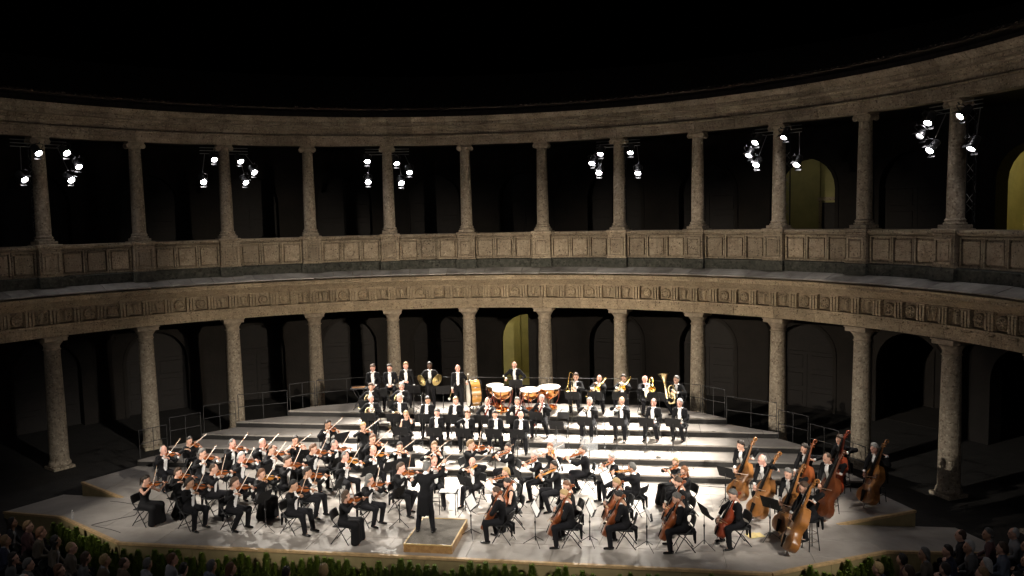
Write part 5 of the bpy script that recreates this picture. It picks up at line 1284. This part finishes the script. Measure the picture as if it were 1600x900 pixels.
# ------------------------------------------------------------------ the orchestra
# code | pose | x | y | riser | facing | hair | sex | skin | outfit | who | stand distance
ROSTER = '''
V1|violin|-7.07|1.12|0|84|ponytail,dark|f|fair|dress|ponytailed violinist in a sleeveless dress at the outermost desk|-
V2|violin|-8.24|3.78|0|58|bald,white|m|rosy|tails|balding violinist at the outermost back desk|-
V3|violin|-8.04|4.86|0|42|bun,dark|f|fair|dress_sleeved|violinist with a dark hair bun below the lowest guard rail|-
V4|violin|-6.82|3.51|0|68|short,grey|m|fair|tails|grey-haired violinist beside the balding outer violinist|.85
V5|violin|-6.64|1.93|0|62|bob,brown|f|fair|dress_sleeved|violinist with a brown bob behind the ponytailed violinist|-
V6|violin|-5.70|.93|0|72|long,dark|m|tan|tails|long-haired violinist in a tailcoat ahead of the ponytailed violinist|-
V8|violin|-5.66|2.08|0|80|fringe,brown|m|fair|tails|brown-haired violinist behind the long-haired man|-
V9|violin|-6.39|4.49|0|55|fringe,grey|m|rosy|tails|balding violinist in front of the first riser among the violins|-
V10|violin|-5.48|3.30|0|66|short,white|m|rosy|tails|white-haired violinist in the middle of the first violins|.85
V11|violin|-5.55|4.78|0|48|bald,white|m|rosy|tails|bald white-fringed violinist at the rear of the violins|-
V12|violin|-4.95|4.14|0|62|fringe,brown|m|fair|tails|brown-haired violinist behind the white-haired violinist|.85
V13|violin|-4.22|1.99|0|60|long,auburn|f|fair|dress_sleeved|violinist with long auburn hair in a long dress|-
V14|violin|-4.47|1.00|0|74|long,brown|m|fair|tails|violinist with long brown hair at the stage front|.9
V15|violin|-3.90|2.95|0|74|short,brown|m|fair|tails|brown-haired violinist behind the auburn-haired woman|-
V16|violin|-4.68|5.21|0|22|short,dark|f|fair|dress|dark-haired violinist with bare arms below the first riser|.72
V17|violin|-3.65|4.18|0|66|short,auburn|m|fair|tails|auburn-haired violinist in the fourth desk from the podium|.85
V18|violin|-4.08|6.40|1|38|short,dark|m|tan|tails|dark-haired violinist sitting on the first riser|.75
V19|violin|-3.22|4.76|0|55|fringe,grey|m|rosy|tails|balding grey violinist below the man on the first riser|-
V20|violin|-2.41|3.52|0|62|fringe,grey|m|rosy|tails|grey violinist in the third desk from the podium|.85
V21|violin|-2.93|2.06|0|76|short,dark|m|tan|tails|dark-haired violinist behind the black-haired front violinist|.85
V22|violin|-2.84|.96|0|80|short,black|m|tan|tails|black-haired violinist near the front edge of the stage|-
V23|violin|-1.27|.53|0|84|curly,brown|f|fair|dress_sleeved|curly-haired violinist in a long dress beside the podium|-
V24|violin|-2.89|6.40|1|20|bob,blond|f|fair|dress_sleeved|blond violinist sitting on the first riser|-
V25|violin|-2.24|5.42|0|34|short,auburn|m|fair|blouse|auburn-haired violinist below the blond woman on the riser|-
V26|violin|-1.83|4.27|0|40|bald,auburn|m|rosy|tails|balding reddish-haired violinist in the middle of the strings|.85
V27|violin|-1.06|1.69|0|70|curly,grey|m|fair|tails|curly grey-haired violinist at the desk beside the podium|.85
V28|violin|-.50|2.67|0|72|short,brown|m|rosy|tails|brown-haired violinist at the conductor's left hand|-
V29|violin|-1.19|4.80|0|14|short,dark|m|fair|tails|dark-haired violinist facing the conductor from the back row|.8
V30|violin|-.13|4.82|0|6|bob,sandy|m|fair|tails|sandy-haired violinist straight behind the conductor's raised arm|-
V31|violin|.24|3.39|0|8|fringe,red|m|rosy|tails|red-haired violinist hidden by the conductor's shoulder|-
A1|viola|.93|5.05|0|70|short,sandy|m|fair|tails|sandy-haired viola player in profile below the first riser|.75
A2|viola|1.30|3.48|0|-24|bald,white|m|rosy|tails|bald viola player facing the podium|.8
A3|viola|2.08|4.88|0|-58|short,dark|m|fair|tails|dark-haired viola player behind the long-haired blond viola player|-
A4|viola|2.37|2.72|0|-72|long,blond|f|fair|dress_sleeved|viola player with long blond hair behind the front cellists|-
A5|cello|2.57|1.84|0|-74|short,dark|f|fair|dress|dark-haired cellist with bare arms behind the brown-haired cellist|-
C1|cello|2.43|1.04|0|-98|short,brown|m|fair|tails|brown-haired cellist beside the podium|.85
A6|viola|2.96|4.12|0|-55|short,white|m|rosy|tails|white-haired viola player in the inner viola desk|.8
A7|viola|3.28|5.18|0|-18|short,red|f|fair|dress|red-haired viola player with bare arms before the acrylic screen|-
A8|viola|3.60|3.28|0|-70|short,dark|m|tan|tails|dark-haired viola player with an orange viola|-
A9|viola|4.27|4.81|0|-78|short,grey|m|fair|tails|grey-haired viola player in profile below the first riser|.8
C2|cello|4.10|1.73|0|-70|short,auburn|f|fair|tails|auburn-haired cellist in the second cello desk|-
C3|cello|4.12|.93|0|-88|bob,blond|m|fair|tails|blond cellist at the front edge of the stage|.85
A10|viola|5.12|4.13|0|-58|short,white|m|rosy|tails|white-haired viola player at the outer viola desk|-
A11|viola|5.70|3.31|0|-118|short,grey|m|fair|tails|grey-haired viola player seen from behind|.8
C4|cello|5.33|2.15|0|-72|bob,blond|f|fair|tails|blond cellist behind the dark-haired cellist|-
C5|cello|5.43|.97|0|-96|short,black|m|tan|tails|black-haired cellist at the front edge of the stage|.85
A12|viola|6.87|3.99|0|-48|bob,blond|f|fair|dress_sleeved|blond viola player in a long dress at the last desk|-
A13|viola|7.06|3.21|0|-66|curly,red|f|fair|dress_sleeved|curly red-haired viola player at the last desk|-
C6|cello|6.88|2.15|0|-74|short,brown|m|fair|tails|brown-haired cellist behind the grey-haired cellist|-
C7|cello|6.80|.92|0|-86|short,grey|m|fair|tails|grey-haired cellist in the row at the front edge|.85
C8|cello|8.12|1.28|0|-72|short,grey|m|fair|tails|grey-haired cellist sitting alone before the double basses|.85
B1|bass|8.68|4.75|0|-34|short,dark|m|fair|tails|dark-haired bass player next to the risers|1.0
B2|bass|9.07|3.39|0|-48|bald,white|m|rosy|tails|bald bass player in the inner bass row|-
B3|bass|9.55|2.31|0|-46|short,grey|m|fair|tails|grey-haired bass player bowing over the front bass desk|.95
B4|bass|9.73|1.21|0|-66|short,brown|m|fair|tails|brown-haired bass player perched at the stage front|-
B5|bass|10.35|4.52|0|-40|short,dark|m|fair|tails|dark-haired bass player in the outer row near the risers|-
B6|bass|10.74|3.60|0|-46|fringe,brown|m|fair|tails|brown-haired bass player with a dark red bass|-
B7|bass|11.47|5.45|0|-44|short,brown|m|fair|tails|brown-haired bass player by the guard rail steps|-
B8|bass|12.19|4.68|0|-48|short,white|m|rosy|tails|white-haired bass player at the outermost edge|-
W1|ear|-1.73|7.30|2|4|long,blond|f|fair|dress|blond woodwind player touching her ear|.68
W2|rest_oboe|-.69|7.36|2|8|short,grey|m|rosy|tails|grey-haired oboist resting on the second riser|.68
W3|sip|.35|7.32|2|2|bob,auburn|m|fair|tails|auburn-haired clarinettist with a hand at his mouth|.68
W4|rest_clarinet|1.25|7.32|2|0|short,dark|m|fair|tails|dark-haired clarinettist looking down on the second riser|.68
W5|rest_clarinet|2.10|7.32|2|-4|bald,grey|m|rosy|tails|bald clarinettist at the end of the second riser|.68
H1|horn|-3.28|8.34|3|10|fringe,white|m|rosy|tails|balding horn player at the outer end of the third riser|.66
H2|rest_horn|-2.29|8.44|3|8|short,white|m|rosy|tails|white-haired horn player on the third riser|.66
H3|horn|-3.64|9.42|4|12|short,brown|m|fair|tails|brown-haired horn player on the fourth riser|.66
H4|horn|-2.52|9.46|4|8|short,white|m|rosy|tails|white-haired horn player on the fourth riser|.66
X1|rest_clarinet|-1.28|8.40|3|4|short,black|m|tan|tails|black-haired woodwind player on the third riser|.66
X2|rest_clarinet|-.29|8.36|3|2|short,sandy|m|rosy|tails|sandy-haired woodwind player on the third riser|.66
X3|bassoon|.80|8.38|3|0|bald,white|m|rosy|tails|balding bassoonist in front of the timpani|.66
X4|bassoon|1.82|8.40|3|-2|short,grey|m|fair|tails|grey-haired bassoonist in front of the timpani|.66
X5|bassoon|2.62|8.62|3|-8|short,white|m|rosy|tails|white-haired bassoonist beside the empty chair|.66
T1|trumpet|4.24|8.42|3|-12|short,white|m|rosy|tails|white-haired trumpeter playing on the third riser|.72
T2|trumpet|5.29|8.50|3|-12|fringe,sandy|m|fair|tails|sandy-haired trumpeter playing on the third riser|.72
T3|rest_trumpet|6.33|8.46|3|-16|fringe,brown|m|rosy|tails|brown-haired trumpeter resting with his trumpet across his knees|.72
T4|rest_trumpet|7.17|8.48|3|-20|short,white|m|rosy|tails|white-haired trumpeter resting at the end of the row|.72
K1|rest_trombone|3.62|10.55|5|-2|short,brown|m|fair|tails|brown-haired trombonist nearest the timpani|.72
K2|trombone|4.45|10.48|5|-8|bald,grey|m|rosy|tails|balding trombonist in the middle of the trombones|.72
K3|trombone|5.30|10.52|5|-10|short,dark|m|fair|tails|dark-haired trombonist with his slide pointing down|.72
K4|trombone|6.06|10.38|5|20|bald,white|m|rosy|tails|bald trombonist next to the tuba|.72
K5|tuba|7.13|10.30|5|-38|short,grey|m|fair|tails|tuba player with greying hair at the end of the top riser|.80
G1|perc_sit|-3.88|10.35|5|10|short,brown|m|rosy|tails|brown-haired percussionist sitting beside the bell table|-
G2|perc_sit|-3.25|10.42|5|12|short,dark|m|rosy|tails|dark-haired percussionist sitting with folded hands|.62
G3|perc_side|-2.71|10.69|5|10|short,sandy|m|rosy|tails|sandy-haired percussionist standing with one arm down|.62
G4|cymbals|-1.78|10.62|5|6|short,black|m|dark|tails|percussionist holding a pair of cymbals|.70
G5|bassdrum|-.66|10.35|5|4|bald,grey|m|rosy|tails|bald bass drummer with a large mallet|-
G6|timpani|1.30|11.10|5|-4|bald,grey|m|rosy|tails|bald timpanist behind the copper drums|-
Q0|conduct|.66|1.10|0|178|short,grey|m|fair|tails|grey-haired conductor on the podium with one arm raised|-
'''
PART_OF = dict(violin=(VIOLIN, 'violin', 'violin'), viola=(VIOLA, 'viola', 'viola'), cello=(CELLO, 'cello', 'cello'), bass=(BASS, 'double_bass', 'double bass'), bow=(BOW, 'violin_bow', 'bow'), bow_c=(BOW_C, 'cello_bow', 'bow'), bow_b=(BOW_B, 'bass_bow', 'bow'),
    clarinet=(CLARINET, 'clarinet', 'clarinet'), oboe=(OBOE, 'oboe', 'oboe'), flute=(FLUTE, 'flute', 'flute'), bassoon=(BASSOON, 'bassoon', 'bassoon'), trumpet=(TRUMPET, 'trumpet', 'trumpet'), trombone=(TROMBONE, 'trombone', 'trombone'), tuba=(TUBA, 'tuba', 'tuba'), horn=(HORN, 'french_horn', 'horn'),
    cymbal=(CYM, 'cymbal', 'cymbal'), mallet=(MALLET, 'drum_mallet', 'mallet'), mallet_l=(MALLET_L, 'drum_mallet', 'mallet'))
mb_ = MB(); mb_.tube([(0, -.03, 0), (0, .0, 0), (0, .04, 0), (0, .34, 0)], [.006, .009, .004, .0018], 6); BATON = mb_.mesh('baton', MATS['felt'], 60)
VARN = {'A8': 'varnish_gold', 'A2': 'varnish_gold', 'A7': 'varnish_gold', 'A11': 'varnish_gold', 'V13': 'varnish_gold', 'V26': 'varnish_gold', 'V20': 'varnish_gold', 'C8': 'varnish_red', 'B1': 'varnish_bass', 'B2': 'varnish_bass', 'B3': 'varnish_bass', 'B4': 'varnish_bass', 'B5': 'varnish_cello', 'B6': 'varnish_bass_dark', 'B7': 'varnish_red', 'B8': 'varnish_bass'}
COLW = {'varnish_violin': 'reddish brown', 'varnish_gold': 'golden orange', 'varnish_cello': 'chestnut', 'varnish_red': 'red', 'varnish_bass': 'amber', 'varnish_bass_dark': 'dark red'}
VERB = dict(violin='violin tucked under the chin of the', viola='viola tucked under the chin of the', cello='cello between the knees of the', bass='double bass leaning on the')
GRP = dict(V='violinists of the orchestra', A='viola players of the orchestra', C='cellists of the orchestra', B='double bass players', W='woodwind players', H='horn players', X='woodwind players', T='trumpeters', K='trombone and tuba players', G='percussionists')
def short(*opts):
    for t_ in opts:
        if len(t_.split()) <= 16: return t_
    return opts[-1]
LAT = {'G2': .22, 'G3': -.34, 'G4': -.52, 'K5': .25}
def place(parts, name, M, label, cat, group=None, mats=None): return assemble(name, parts, M, label, cat, group, mats)
prng = random.Random(2024)
PERSONS = {}
for line in ROSTER.strip().splitlines():
    code, kind, x, y, tier, fac, hair, sex, skin, outfit, who, sd = line.split('|')
    x, y, tier, fac = float(x), float(y), int(tier), float(fac)
    rng = random.Random(code+'s'); sc_ = .985+rng.uniform(-.02, .025)
    if sex == 'f': sc_ *= .965
    P = build_person(kind, rng, sex, skin, outfit); J = P['J']
    th = fac+180+rng.uniform(-4, 4); z = TZ(tier)
    if code == 'Q0': z = Z0+.202
    if code == 'G6': z -= 0
    rot = RZ(th); hd = rot @ Vector((J['head'][0]*sc_, J['head'][1]*sc_, 0))
    org = Vector((x-hd.x, y-hd.y, z)); M = T(*org) @ rot @ SC(sc_)
    cl = 'black tailcoat' if outfit == 'tails' else ('black blouse' if outfit == 'blouse' else 'long black dress')
    lab = who if len(who.split()) > 11 or 'dress' in who or 'tailcoat' in who else who+', wearing a '+cl
    hs, hc = hair.split(',')
    place_person(P, M, lab, 'person', GRP.get(code[0]), (hs, hc), shoes=not outfit.startswith('dress'))
    PERSONS[code] = (M, who, th, org, tier)
    Mn = T(*org) @ rot
    for hi_, (hk, hm) in enumerate(P['held']):
        if hk == 'baton':
            o = inst('baton', BATON, None, M @ hm); tag(o, 'thin white baton in the raised hand of the conductor', 'baton'); continue
        parts, nm, cat = PART_OF[hk]; mats = None; lb = cat+' held by the '+who
        if hk in ('violin', 'viola', 'cello', 'bass'):
            vn = VARN.get(code, {'violin': 'varnish_violin', 'viola': 'varnish_violin', 'cello': 'varnish_cello', 'bass': 'varnish_bass'}[hk])
            mats = {'body': MATS[vn], 'neck': MATS[vn]}; lb = COLW[vn]+' '+cat+' of the '+who
        elif hk.startswith('bow'): lb = short('bow in the hand of the '+who, 'bow of the '+who)
        elif hk == 'trumpet': lb = 'silver trumpet of the '+who
        elif hk in ('trombone', 'tuba', 'horn'): lb = 'brass '+cat+' of the '+who
        elif hk in ('cymbal',): lb = 'brass cymbal in the %s hand of the %s' % ('left' if hi_ == 0 else 'right', who)
        elif hk.startswith('mallet'): lb = ('large felt mallet' if hk == 'mallet_l' else 'small felt mallet')+' in the %s hand of the %s' % ('left' if (hi_ == 0) == (code == 'G6') else 'right', who)
        grp = {'violin': 'violins', 'viola': 'violas', 'cello': 'cellos', 'bass': 'double basses', 'bow': 'bows of the violins and violas', 'bow_c': 'cello bows', 'bow_b': 'bass bows', 'cymbal': 'the pair of cymbals', 'mallet': 'drum mallets', 'mallet_l': 'drum mallets'}.get(hk, cat+'s of the orchestra')
        sM = M @ hm
        place(parts, nm, sM, lb, cat, grp, mats)
    # what they sit on
    if kind in ('bass', 'perc_sit'):
        k_ = .98*sc_
        place(STOOL, 'tall_stool', T(*org) @ rot @ SC(1, 1, .985), 'tall black stool under the '+who, 'stool', 'tall stools')
    elif kind not in ('conduct', 'perc', 'perc_side', 'cymbals', 'bassdrum', 'timpani'):
        place(CHAIR, 'folding_chair', T(*org) @ rot @ T(0, -.01, 0), short('black folding chair under the '+who, 'chair under the '+who), 'chair', 'black folding chairs of the orchestra')
    if sd != '-':
        d = float(sd); lat = LAT.get(code, -.25 if code[0] in 'VA' else 0.0)
        pos = org+(rot @ Vector((lat, d, 0)))
        zz = z if code[0] in 'VACBQ' and tier == 0 else z
        # a stand further forward may stand on the next lower step
        tt = max(k for k in range(6) if k == 0 or pos.y >= YS[k]+.0)
        if tt < tier and pos.y > YS[tier]-.30: pos.y = YS[tier]-.34
        zs = TZ(min(tt, tier))
        hi = tt < tier
        Ms = T(pos.x, pos.y, zs) @ RZ(th+rng.uniform(-6, 6)); rise = .16 if hi else 0.0
        wind = code[0] in 'WHXTKG'
        sp, hh = (STAND_HI, .98) if hi else ((STAND_LO, .80) if wind else (STAND, .90))
        place(sp, 'music_stand', Ms, short('black music stand in front of the '+who, 'music stand before the '+who), 'music stand', 'music stands')
        sh_ = empty('sheet_music', Ms @ T(0, 0, hh) @ RX(-24)); tag(sh_, short('open white sheet music before the '+who, 'white pages before the '+who), 'sheet music', 'sheet music on the stands')
        inst('page', SHEET, sh_)

# ------------------------------------------------------------------ percussion and things on the stage
ZT = TZ(5)
for x, y, pr, lb in ((.98, 10.36, TIMP, 'copper kettledrum in front, beside the bass drum end'), (1.98, 10.36, TIMP, 'copper kettledrum in front, beside the trombone end'), (.60, 11.02, TIMP_S, 'small copper kettledrum at the back, toward the bass drum'), (2.62, 10.86, TIMP_L, 'largest copper kettledrum at the back, toward the trombones')):
    place(pr, 'kettledrum', T(x, y, ZT) @ RX(4 if y < 10.6 else 3), lb, 'timpani', 'copper kettledrums')
place(BASS_DRUM, 'bass_drum', T(-.12, 10.55, ZT) @ RZ(24), 'large amber bass drum on a black cradle', 'bass drum')
place(STAND, 'music_stand', T(1.47, 10.32, ZT+.12) @ RZ(178), 'black music stand between the two front kettledrums', 'music stand', 'music stands')
# bell table
o = empty('percussion_table', T(-4.42, 10.35, ZT) @ RZ(6)); tag(o, 'black folding table with crossed legs holding small bells', 'table')
m = MB(); m.box((0, 0, .80), (.62, .40, .03), bev=.01); m.obj('table_top', MATS['black_plastic'], o)
for s_ in (-1, 1):
    for d in (-1, 1):
        m = MB(); m.tube([(d*.22, s_*.15, 0), (-d*.22, s_*.15, .79)], .013, 6); m.obj('leg', MATS['black_metal'], o, smooth=60)
g_ = empty('glockenspiel', T(-4.42, 10.35, ZT+.816) @ RZ(6)); tag(g_, 'small glockenspiel with pale metal bars on the percussion table', 'glockenspiel')
m = MB(); m.box((-.02, 0, .02), (.44, .24, .04), bev=.008); m.obj('case', MATS['bow_stick'], g_)
for k in range(12): m = MB(); m.box((-.21+.034*k, 0, .048), (.026, .22-.008*k, .010), bev=.002); m.obj('bar', MATS['silver'], g_)
# snare stand
o = empty('snare_stand', T(-1.98, 10.10, ZT)); tag(o, 'bare chrome tripod drum stand at the edge of the top riser', 'drum stand')
m = MB(); m.tube([(0, 0, .15), (0, 0, .62)], .012, 7); m.obj('pole', MATS['chrome'], o, smooth=60)
for k in range(3):
    w_ = R_(90+120*k); m = MB(); m.tube([(0, 0, .3), (.25*math.cos(w_), .25*math.sin(w_), .01)], .009, 6); m.obj('leg', MATS['chrome'], o, smooth=60)
    m = MB(); m.tube([(0, 0, .60), (.17*math.cos(w_), .17*math.sin(w_), .64), (.175*math.cos(w_), .175*math.sin(w_), .69)], .008, 6); m.obj('arm', MATS['chrome'], o, smooth=60)
# empty chair at the end of the bassoons and one more stand
place(CHAIR, 'folding_chair', T(3.30, 8.45, TZ(3)) @ RZ(172), 'empty black folding chair at the end of the bassoons', 'chair', 'black folding chairs of the orchestra')
place(STAND_LO, 'music_stand', T(3.20, 7.70, TZ(2)) @ RZ(172), 'black music stand in front of the empty chair', 'music stand', 'music stands')
# microphones
def mic(x, y, z, rz, lb, h=1.55):
    o = empty('microphone_stand', T(x, y, z) @ RZ(rz)); tag(o, lb, 'microphone', 'microphone stands')
    m = MB(); m.tube([(0, 0, .08), (0, 0, h)], .011, 7); m.obj('pole', MATS['black_metal'], o, smooth=60)
    m = MB(); m.tube([(0, -.12, h-.05), (0, .48, h+.16)], .008, 6); m.obj('boom', MATS['black_metal'], o, smooth=60)
    m = MB(); m.tube([(0, .46, h+.15), (0, .60, h+.12)], [.014, .018], 8); m.obj('microphone_capsule', MATS['galvanised'], o, smooth=60)
    for k in range(3):
        w_ = R_(90+120*k); m = MB(); m.tube([(0, 0, .16), (.30*math.cos(w_), .30*math.sin(w_), .01)], .009, 6); m.obj('leg', MATS['black_metal'], o, smooth=60)
mic(3.62, 7.45, TZ(2), 160, 'black microphone stand beside the bald clarinettist', 1.35); mic(-1.25, 7.15, TZ(2), 185, 'black microphone stand beside the grey-haired oboist', 1.3); mic(4.75, 7.75, TZ(2), 190, 'black microphone stand below the trumpeters', 1.1)
# acrylic sound screens behind the violas
for x, y, lb in ((3.42, 5.62, 'clear acrylic sound screen behind the red-haired viola player'), (4.42, 5.50, 'clear acrylic sound screen behind the grey-haired viola player in profile')):
    o = empty('acrylic_screen', T(x, y, Z0) @ RZ(-8)); tag(o, lb, 'sound screen', 'acrylic sound screens')
    m = MB(); m.box((0, 0, 1.22), (.52, .006, .46), bev=.002); m.obj('pane', MATS['acrylic'], o)
    m = MB(); m.tube([(0, .02, .08), (0, .02, 1.2)], .010, 6); m.obj('pole', MATS['black_metal'], o, smooth=60)
    for k in range(3):
        w_ = R_(90+120*k); m = MB(); m.tube([(0, .02, .16), (.22*math.cos(w_), .02+.22*math.sin(w_), .01)], .009, 6); m.obj('leg', MATS['black_metal'], o, smooth=60)
# low score table before the conductor
o = empty('score_desk', T(.78, 2.72, Z0) @ RZ(2)); tag(o, 'low black score desk with thin legs in front of the conductor', 'desk')
m = MB(); m.box((0, 0, .62), (.54, .36, .02), bev=.005, M=T(0, 0, 0)); m.obj('desk_top', MATS['black_stand'], o)
for sx in (-1, 1):
    for sy in (-1, 1): m = MB(); m.tube([(sx*.22, sy*.14, 0), (sx*.22, sy*.14, .61)], .011, 6); m.obj('leg', MATS['black_metal'], o, smooth=60)
o = empty('score_book', T(.78, 2.72, Z0+.632) @ RZ(2)); tag(o, 'open white score lying on the low desk', 'score')
for s_ in (-1, 1): m = MB(); m.box((s_*.115, 0, .006), (.225, .30, .010), bev=.003, M=RY(s_*2)); m.obj('page', MATS['paper'], o)
# cables taped across the floor
for pts, lb in (([(3.62, 7.40, TZ(2)), (3.55, 6.97, TZ(2)), (3.5, 6.93, TZ(1)+.1), (3.5, 6.9, TZ(1)), (3.9, 6.4, TZ(1)), (3.8, 5.98, TZ(1)), (3.78, 5.93, Z0+.1), (3.8, 5.9, Z0), (4.9, 5.6, Z0), (6.2, 5.7, Z0), (8.6, 5.55, Z0), (10.6, 5.75, Z0)], 'black cable running from the microphone down the risers toward the basses'), ([(-9.3, 2.6, Z0), (-8.2, 2.5, Z0), (-7.9, 1.6, Z0), (-8.6, .9, Z0), (-7.2, .3, Z0)], 'thin black cable lying near the stage edge by the outermost violins')):
    sm = []
    for a_, b_ in zip(pts, pts[1:]):
        for q in range(6): sm.append(Vector(a_).lerp(Vector(b_), q/6)+Vector((.05*math.sin(len(sm)*.7), .05*math.cos(len(sm)*.55), .008)) if abs(a_[2]-b_[2]) < .01 else Vector(a_).lerp(Vector(b_), q/6)+Vector((0, 0, .008)))
    m = MB(); m.tube(sm, .007, 5); tag(m.obj('stage_cable', MATS['black_plastic'], smooth=60), lb, 'cable')
# bottle, cloth, tape mark
o = empty('water_bottle', T(-9.42, 1.22, Z0)); tag(o, 'clear water bottle standing near the bend of the stage edge', 'bottle')
m = MB(); m.lathe([(.0, .002), (.032, .002), (.034, .02), (.034, .16), (.03, .18), (.014, .22), (.013, .235)], 14); m.obj('bottle_body', MATS['acrylic'], o, smooth=60)
m = MB(); m.lathe([(.015, .235), (.015, .255), (.0, .256)], 10); m.obj('cap', MATS['paper'], o, smooth=40)
mat('yellow_cloth', (.62, .50, .22), .9)
vs = []; fs = []; n = 9
for i in range(n):
    for j in range(n):
        u, v = i/(n-1)-.5, j/(n-1)-.5; vs.append((u*.42, v*.30, .012+.05*abs(math.sin(u*7+1)*math.cos(v*9))*(1-abs(u)*1.6)))
for i in range(n-1):
    for j in range(n-1): a = i*n+j; fs.append((a, a+n, a+n+1, a+1))
m = MB(); m.add(vs, fs); tag(m.obj('duster_cloth', MATS['yellow_cloth'], None, T(8.72, 1.98, Z0) @ RZ(20), 60), 'crumpled pale yellow cloth on the floor beside the double basses', 'cloth')
m = MB(); m.box((0, 0, .0025), (.24, .05, .003)); m.box((.10, .07, .0025), (.05, .10, .003)); tag(m.obj('tape_mark', MATS['paper'], None, T(-.05, .13, Z0+.002) @ RZ(-8)), 'white L-shaped tape mark on the floor beside the podium', 'tape mark')

# ------------------------------------------------------------------ conifers along the stage front
def thuja(seed, h=.66):
    r_ = random.Random(seed); vs = []; fs = []
    for k in range(1150):
        t = r_.random()**.85; z = .06+h*t; rad = (.145*(1-t)**.75+.012)*(.55+.45*r_.random()); a = r_.uniform(0, 6.283)
        lump = 1+.25*math.sin(a*3+seed)+.15*math.sin(t*11+seed*2)
        c = Vector((rad*lump*math.cos(a), rad*lump*math.sin(a), z))
        out_ = Vector((math.cos(a), math.sin(a), 1.3)).normalized(); tn = Vector((-math.sin(a), math.cos(a), r_.uniform(-.5, .5))).normalized(); L = r_.uniform(.028, .055); w_ = r_.uniform(.007, .014)
        b = len(vs); vs += [c-tn*w_, c+tn*w_, c+out_*L+tn*w_*.3, c+out_*L-tn*w_*.3]; fs.append((b, b+1, b+2, b+3))
    m = MB(); m.add(vs, fs); f = m.mesh('foliage', MATS['foliage_thuja'])
    m = MB(); m.tube([(0, 0, .02), (0, 0, h*.8)], [.012, .004], 6); tr = m.mesh('trunk', MATS['bark'])
    m = MB(); m.lathe([(.055, .0), (.075, .11), (.08, .11), (.08, .125), (.06, .12), (.0, .11)], 12); pt = m.mesh('pot', MATS['pot'], 40)
    return f, tr, pt
TH = [thuja(s_) for s_ in (1, 2, 3, 4, 5)]
def plants(p, q, off, lab, hs):
    p, q = Vector(p), Vector(q); d = (q-p); L = d.length; d.normalize(); nr = Vector((d.y, -d.x)); k = 0; s_ = .10
    while s_ < L-.06:
        P_ = p+d*s_+nr*(off+prng.uniform(-.04, .04)); f, tr, pt = TH[prng.randrange(5)]; sc2 = hs*prng.uniform(.78, 1.14)
        o = empty('conifer_plant', T(P_.x+CX, P_.y, 0) @ RZ(prng.uniform(0, 360)) @ SC(sc2*prng.uniform(1.0, 1.25), sc2*1.1, sc2)); tag(o, lab, 'conifer', lab)
        inst('foliage', f, o); inst('trunk', tr, o); inst('pot', pt, o); s_ += .205*prng.uniform(.8, 1.2)
plants((-7.95, -.12), (7.95, -.12), .34, 'small green potted conifer in the long row along the stage front', 1.16)
plants((-10.75, 1.40), (-7.95, -.12), .26, 'small green potted conifer along the slanted stage edge below the violins', 1.28)
plants((7.95, -.12), (10.75, 1.40), .26, 'small green potted conifer along the slanted stage edge below the basses', 1.25)

# ------------------------------------------------------------------ audience in the dark
AUD = [tuple(map(float, s_.split(','))) for s_ in '''-10.23,0.03 -9.53,-0.25 -8.86,-0.62 -9.50,-1.04 -8.50,-1.96 -7.82,-2.30 -8.09,-1.08 -7.40,-1.42 -6.77,-1.77 -6.22,-1.85 -6.88,-2.50 -5.68,-1.93 -5.13,-1.88 -4.62,-1.70 -4.10,-2.11 -3.55,-1.89 -3.00,-2.05 -7.35,-3.00 -8.30,-2.85 -9.10,-2.10 -1.70,-2.06 -0.87,-1.96 11.59,0.13 11.51,-0.60 12.13,0.40 10.95,-0.42 12.73,0.74 13.25,0.95 13.27,0.05 13.97,1.02 14.20,0.35 12.96,-0.55 13.60,-0.62 14.55,1.17 12.30,-0.38 13.31,1.62 13.95,1.75 14.60,1.98 -10.05,-0.75 -10.35,-1.45 -9.75,-1.85'''.split()]
CLO = {'white': (.24, .24, .25), 'pale blue': (.10, .12, .16), 'dark': (.02, .02, .025), 'navy': (.02, .025, .05), 'grey': (.09, .09, .09), 'rose': (.12, .06, .06), 'beige': (.12, .10, .075), 'brown': (.1, .07, .045)}
for k_, v_ in CLO.items(): mat('cloth_'+k_.replace(' ', '_'), v_, .85)
ar_ = random.Random(5); SIT = []
for k in range(6):
    P = build_person('sit', random.Random(50+k), 'm' if k % 2 else 'f', 'fair' if k % 3 else 'tan', 'audience', fine=True); P['tie'] = None; SIT.append(P)
combos = [(h_, c_) for h_ in ('white', 'grey', 'dark', 'brown', 'blond', 'black', 'auburn', 'sandy') for c_ in CLO]; ar_.shuffle(combos)
for i, (x, y) in enumerate(AUD):
    P = SIT[i % 6]; hc, cc = combos[i]
    st_ = ar_.choice(('short', 'short', 'fringe', 'bob')) if i % 2 else ar_.choice(('bob', 'long', 'short', 'curly'))
    th = math.degrees(math.atan2(-(0.9-x), (5.5-y)))+ar_.uniform(-10, 10); s_ = ar_.uniform(.95, 1.03); hd = RZ(th) @ Vector((P['J']['head'][0]*s_, P['J']['head'][1]*s_, 0))
    M0 = T(x-hd.x, y-hd.y, 0) @ RZ(th)
    cm = MATS['cloth_'+cc.replace(' ', '_')]
    who = '%s-haired spectator in %s clothes' % (hc, cc)
    place_person(P, M0 @ SC(s_), who+' in the dark %s' % ('below the violins' if x < 0 else 'below the double basses'), 'person', 'spectators in front of the stage', (st_, hc), ('jacket', 'trousers'), {'coat': cm, 'shirt': cm if i % 3 else MATS['cloth_white']}, shoes=True)
    place(CHAIR, 'folding_chair', M0 @ T(0, -.01, 0), 'black folding chair under the '+who, 'chair', 'folding chairs of the audience')
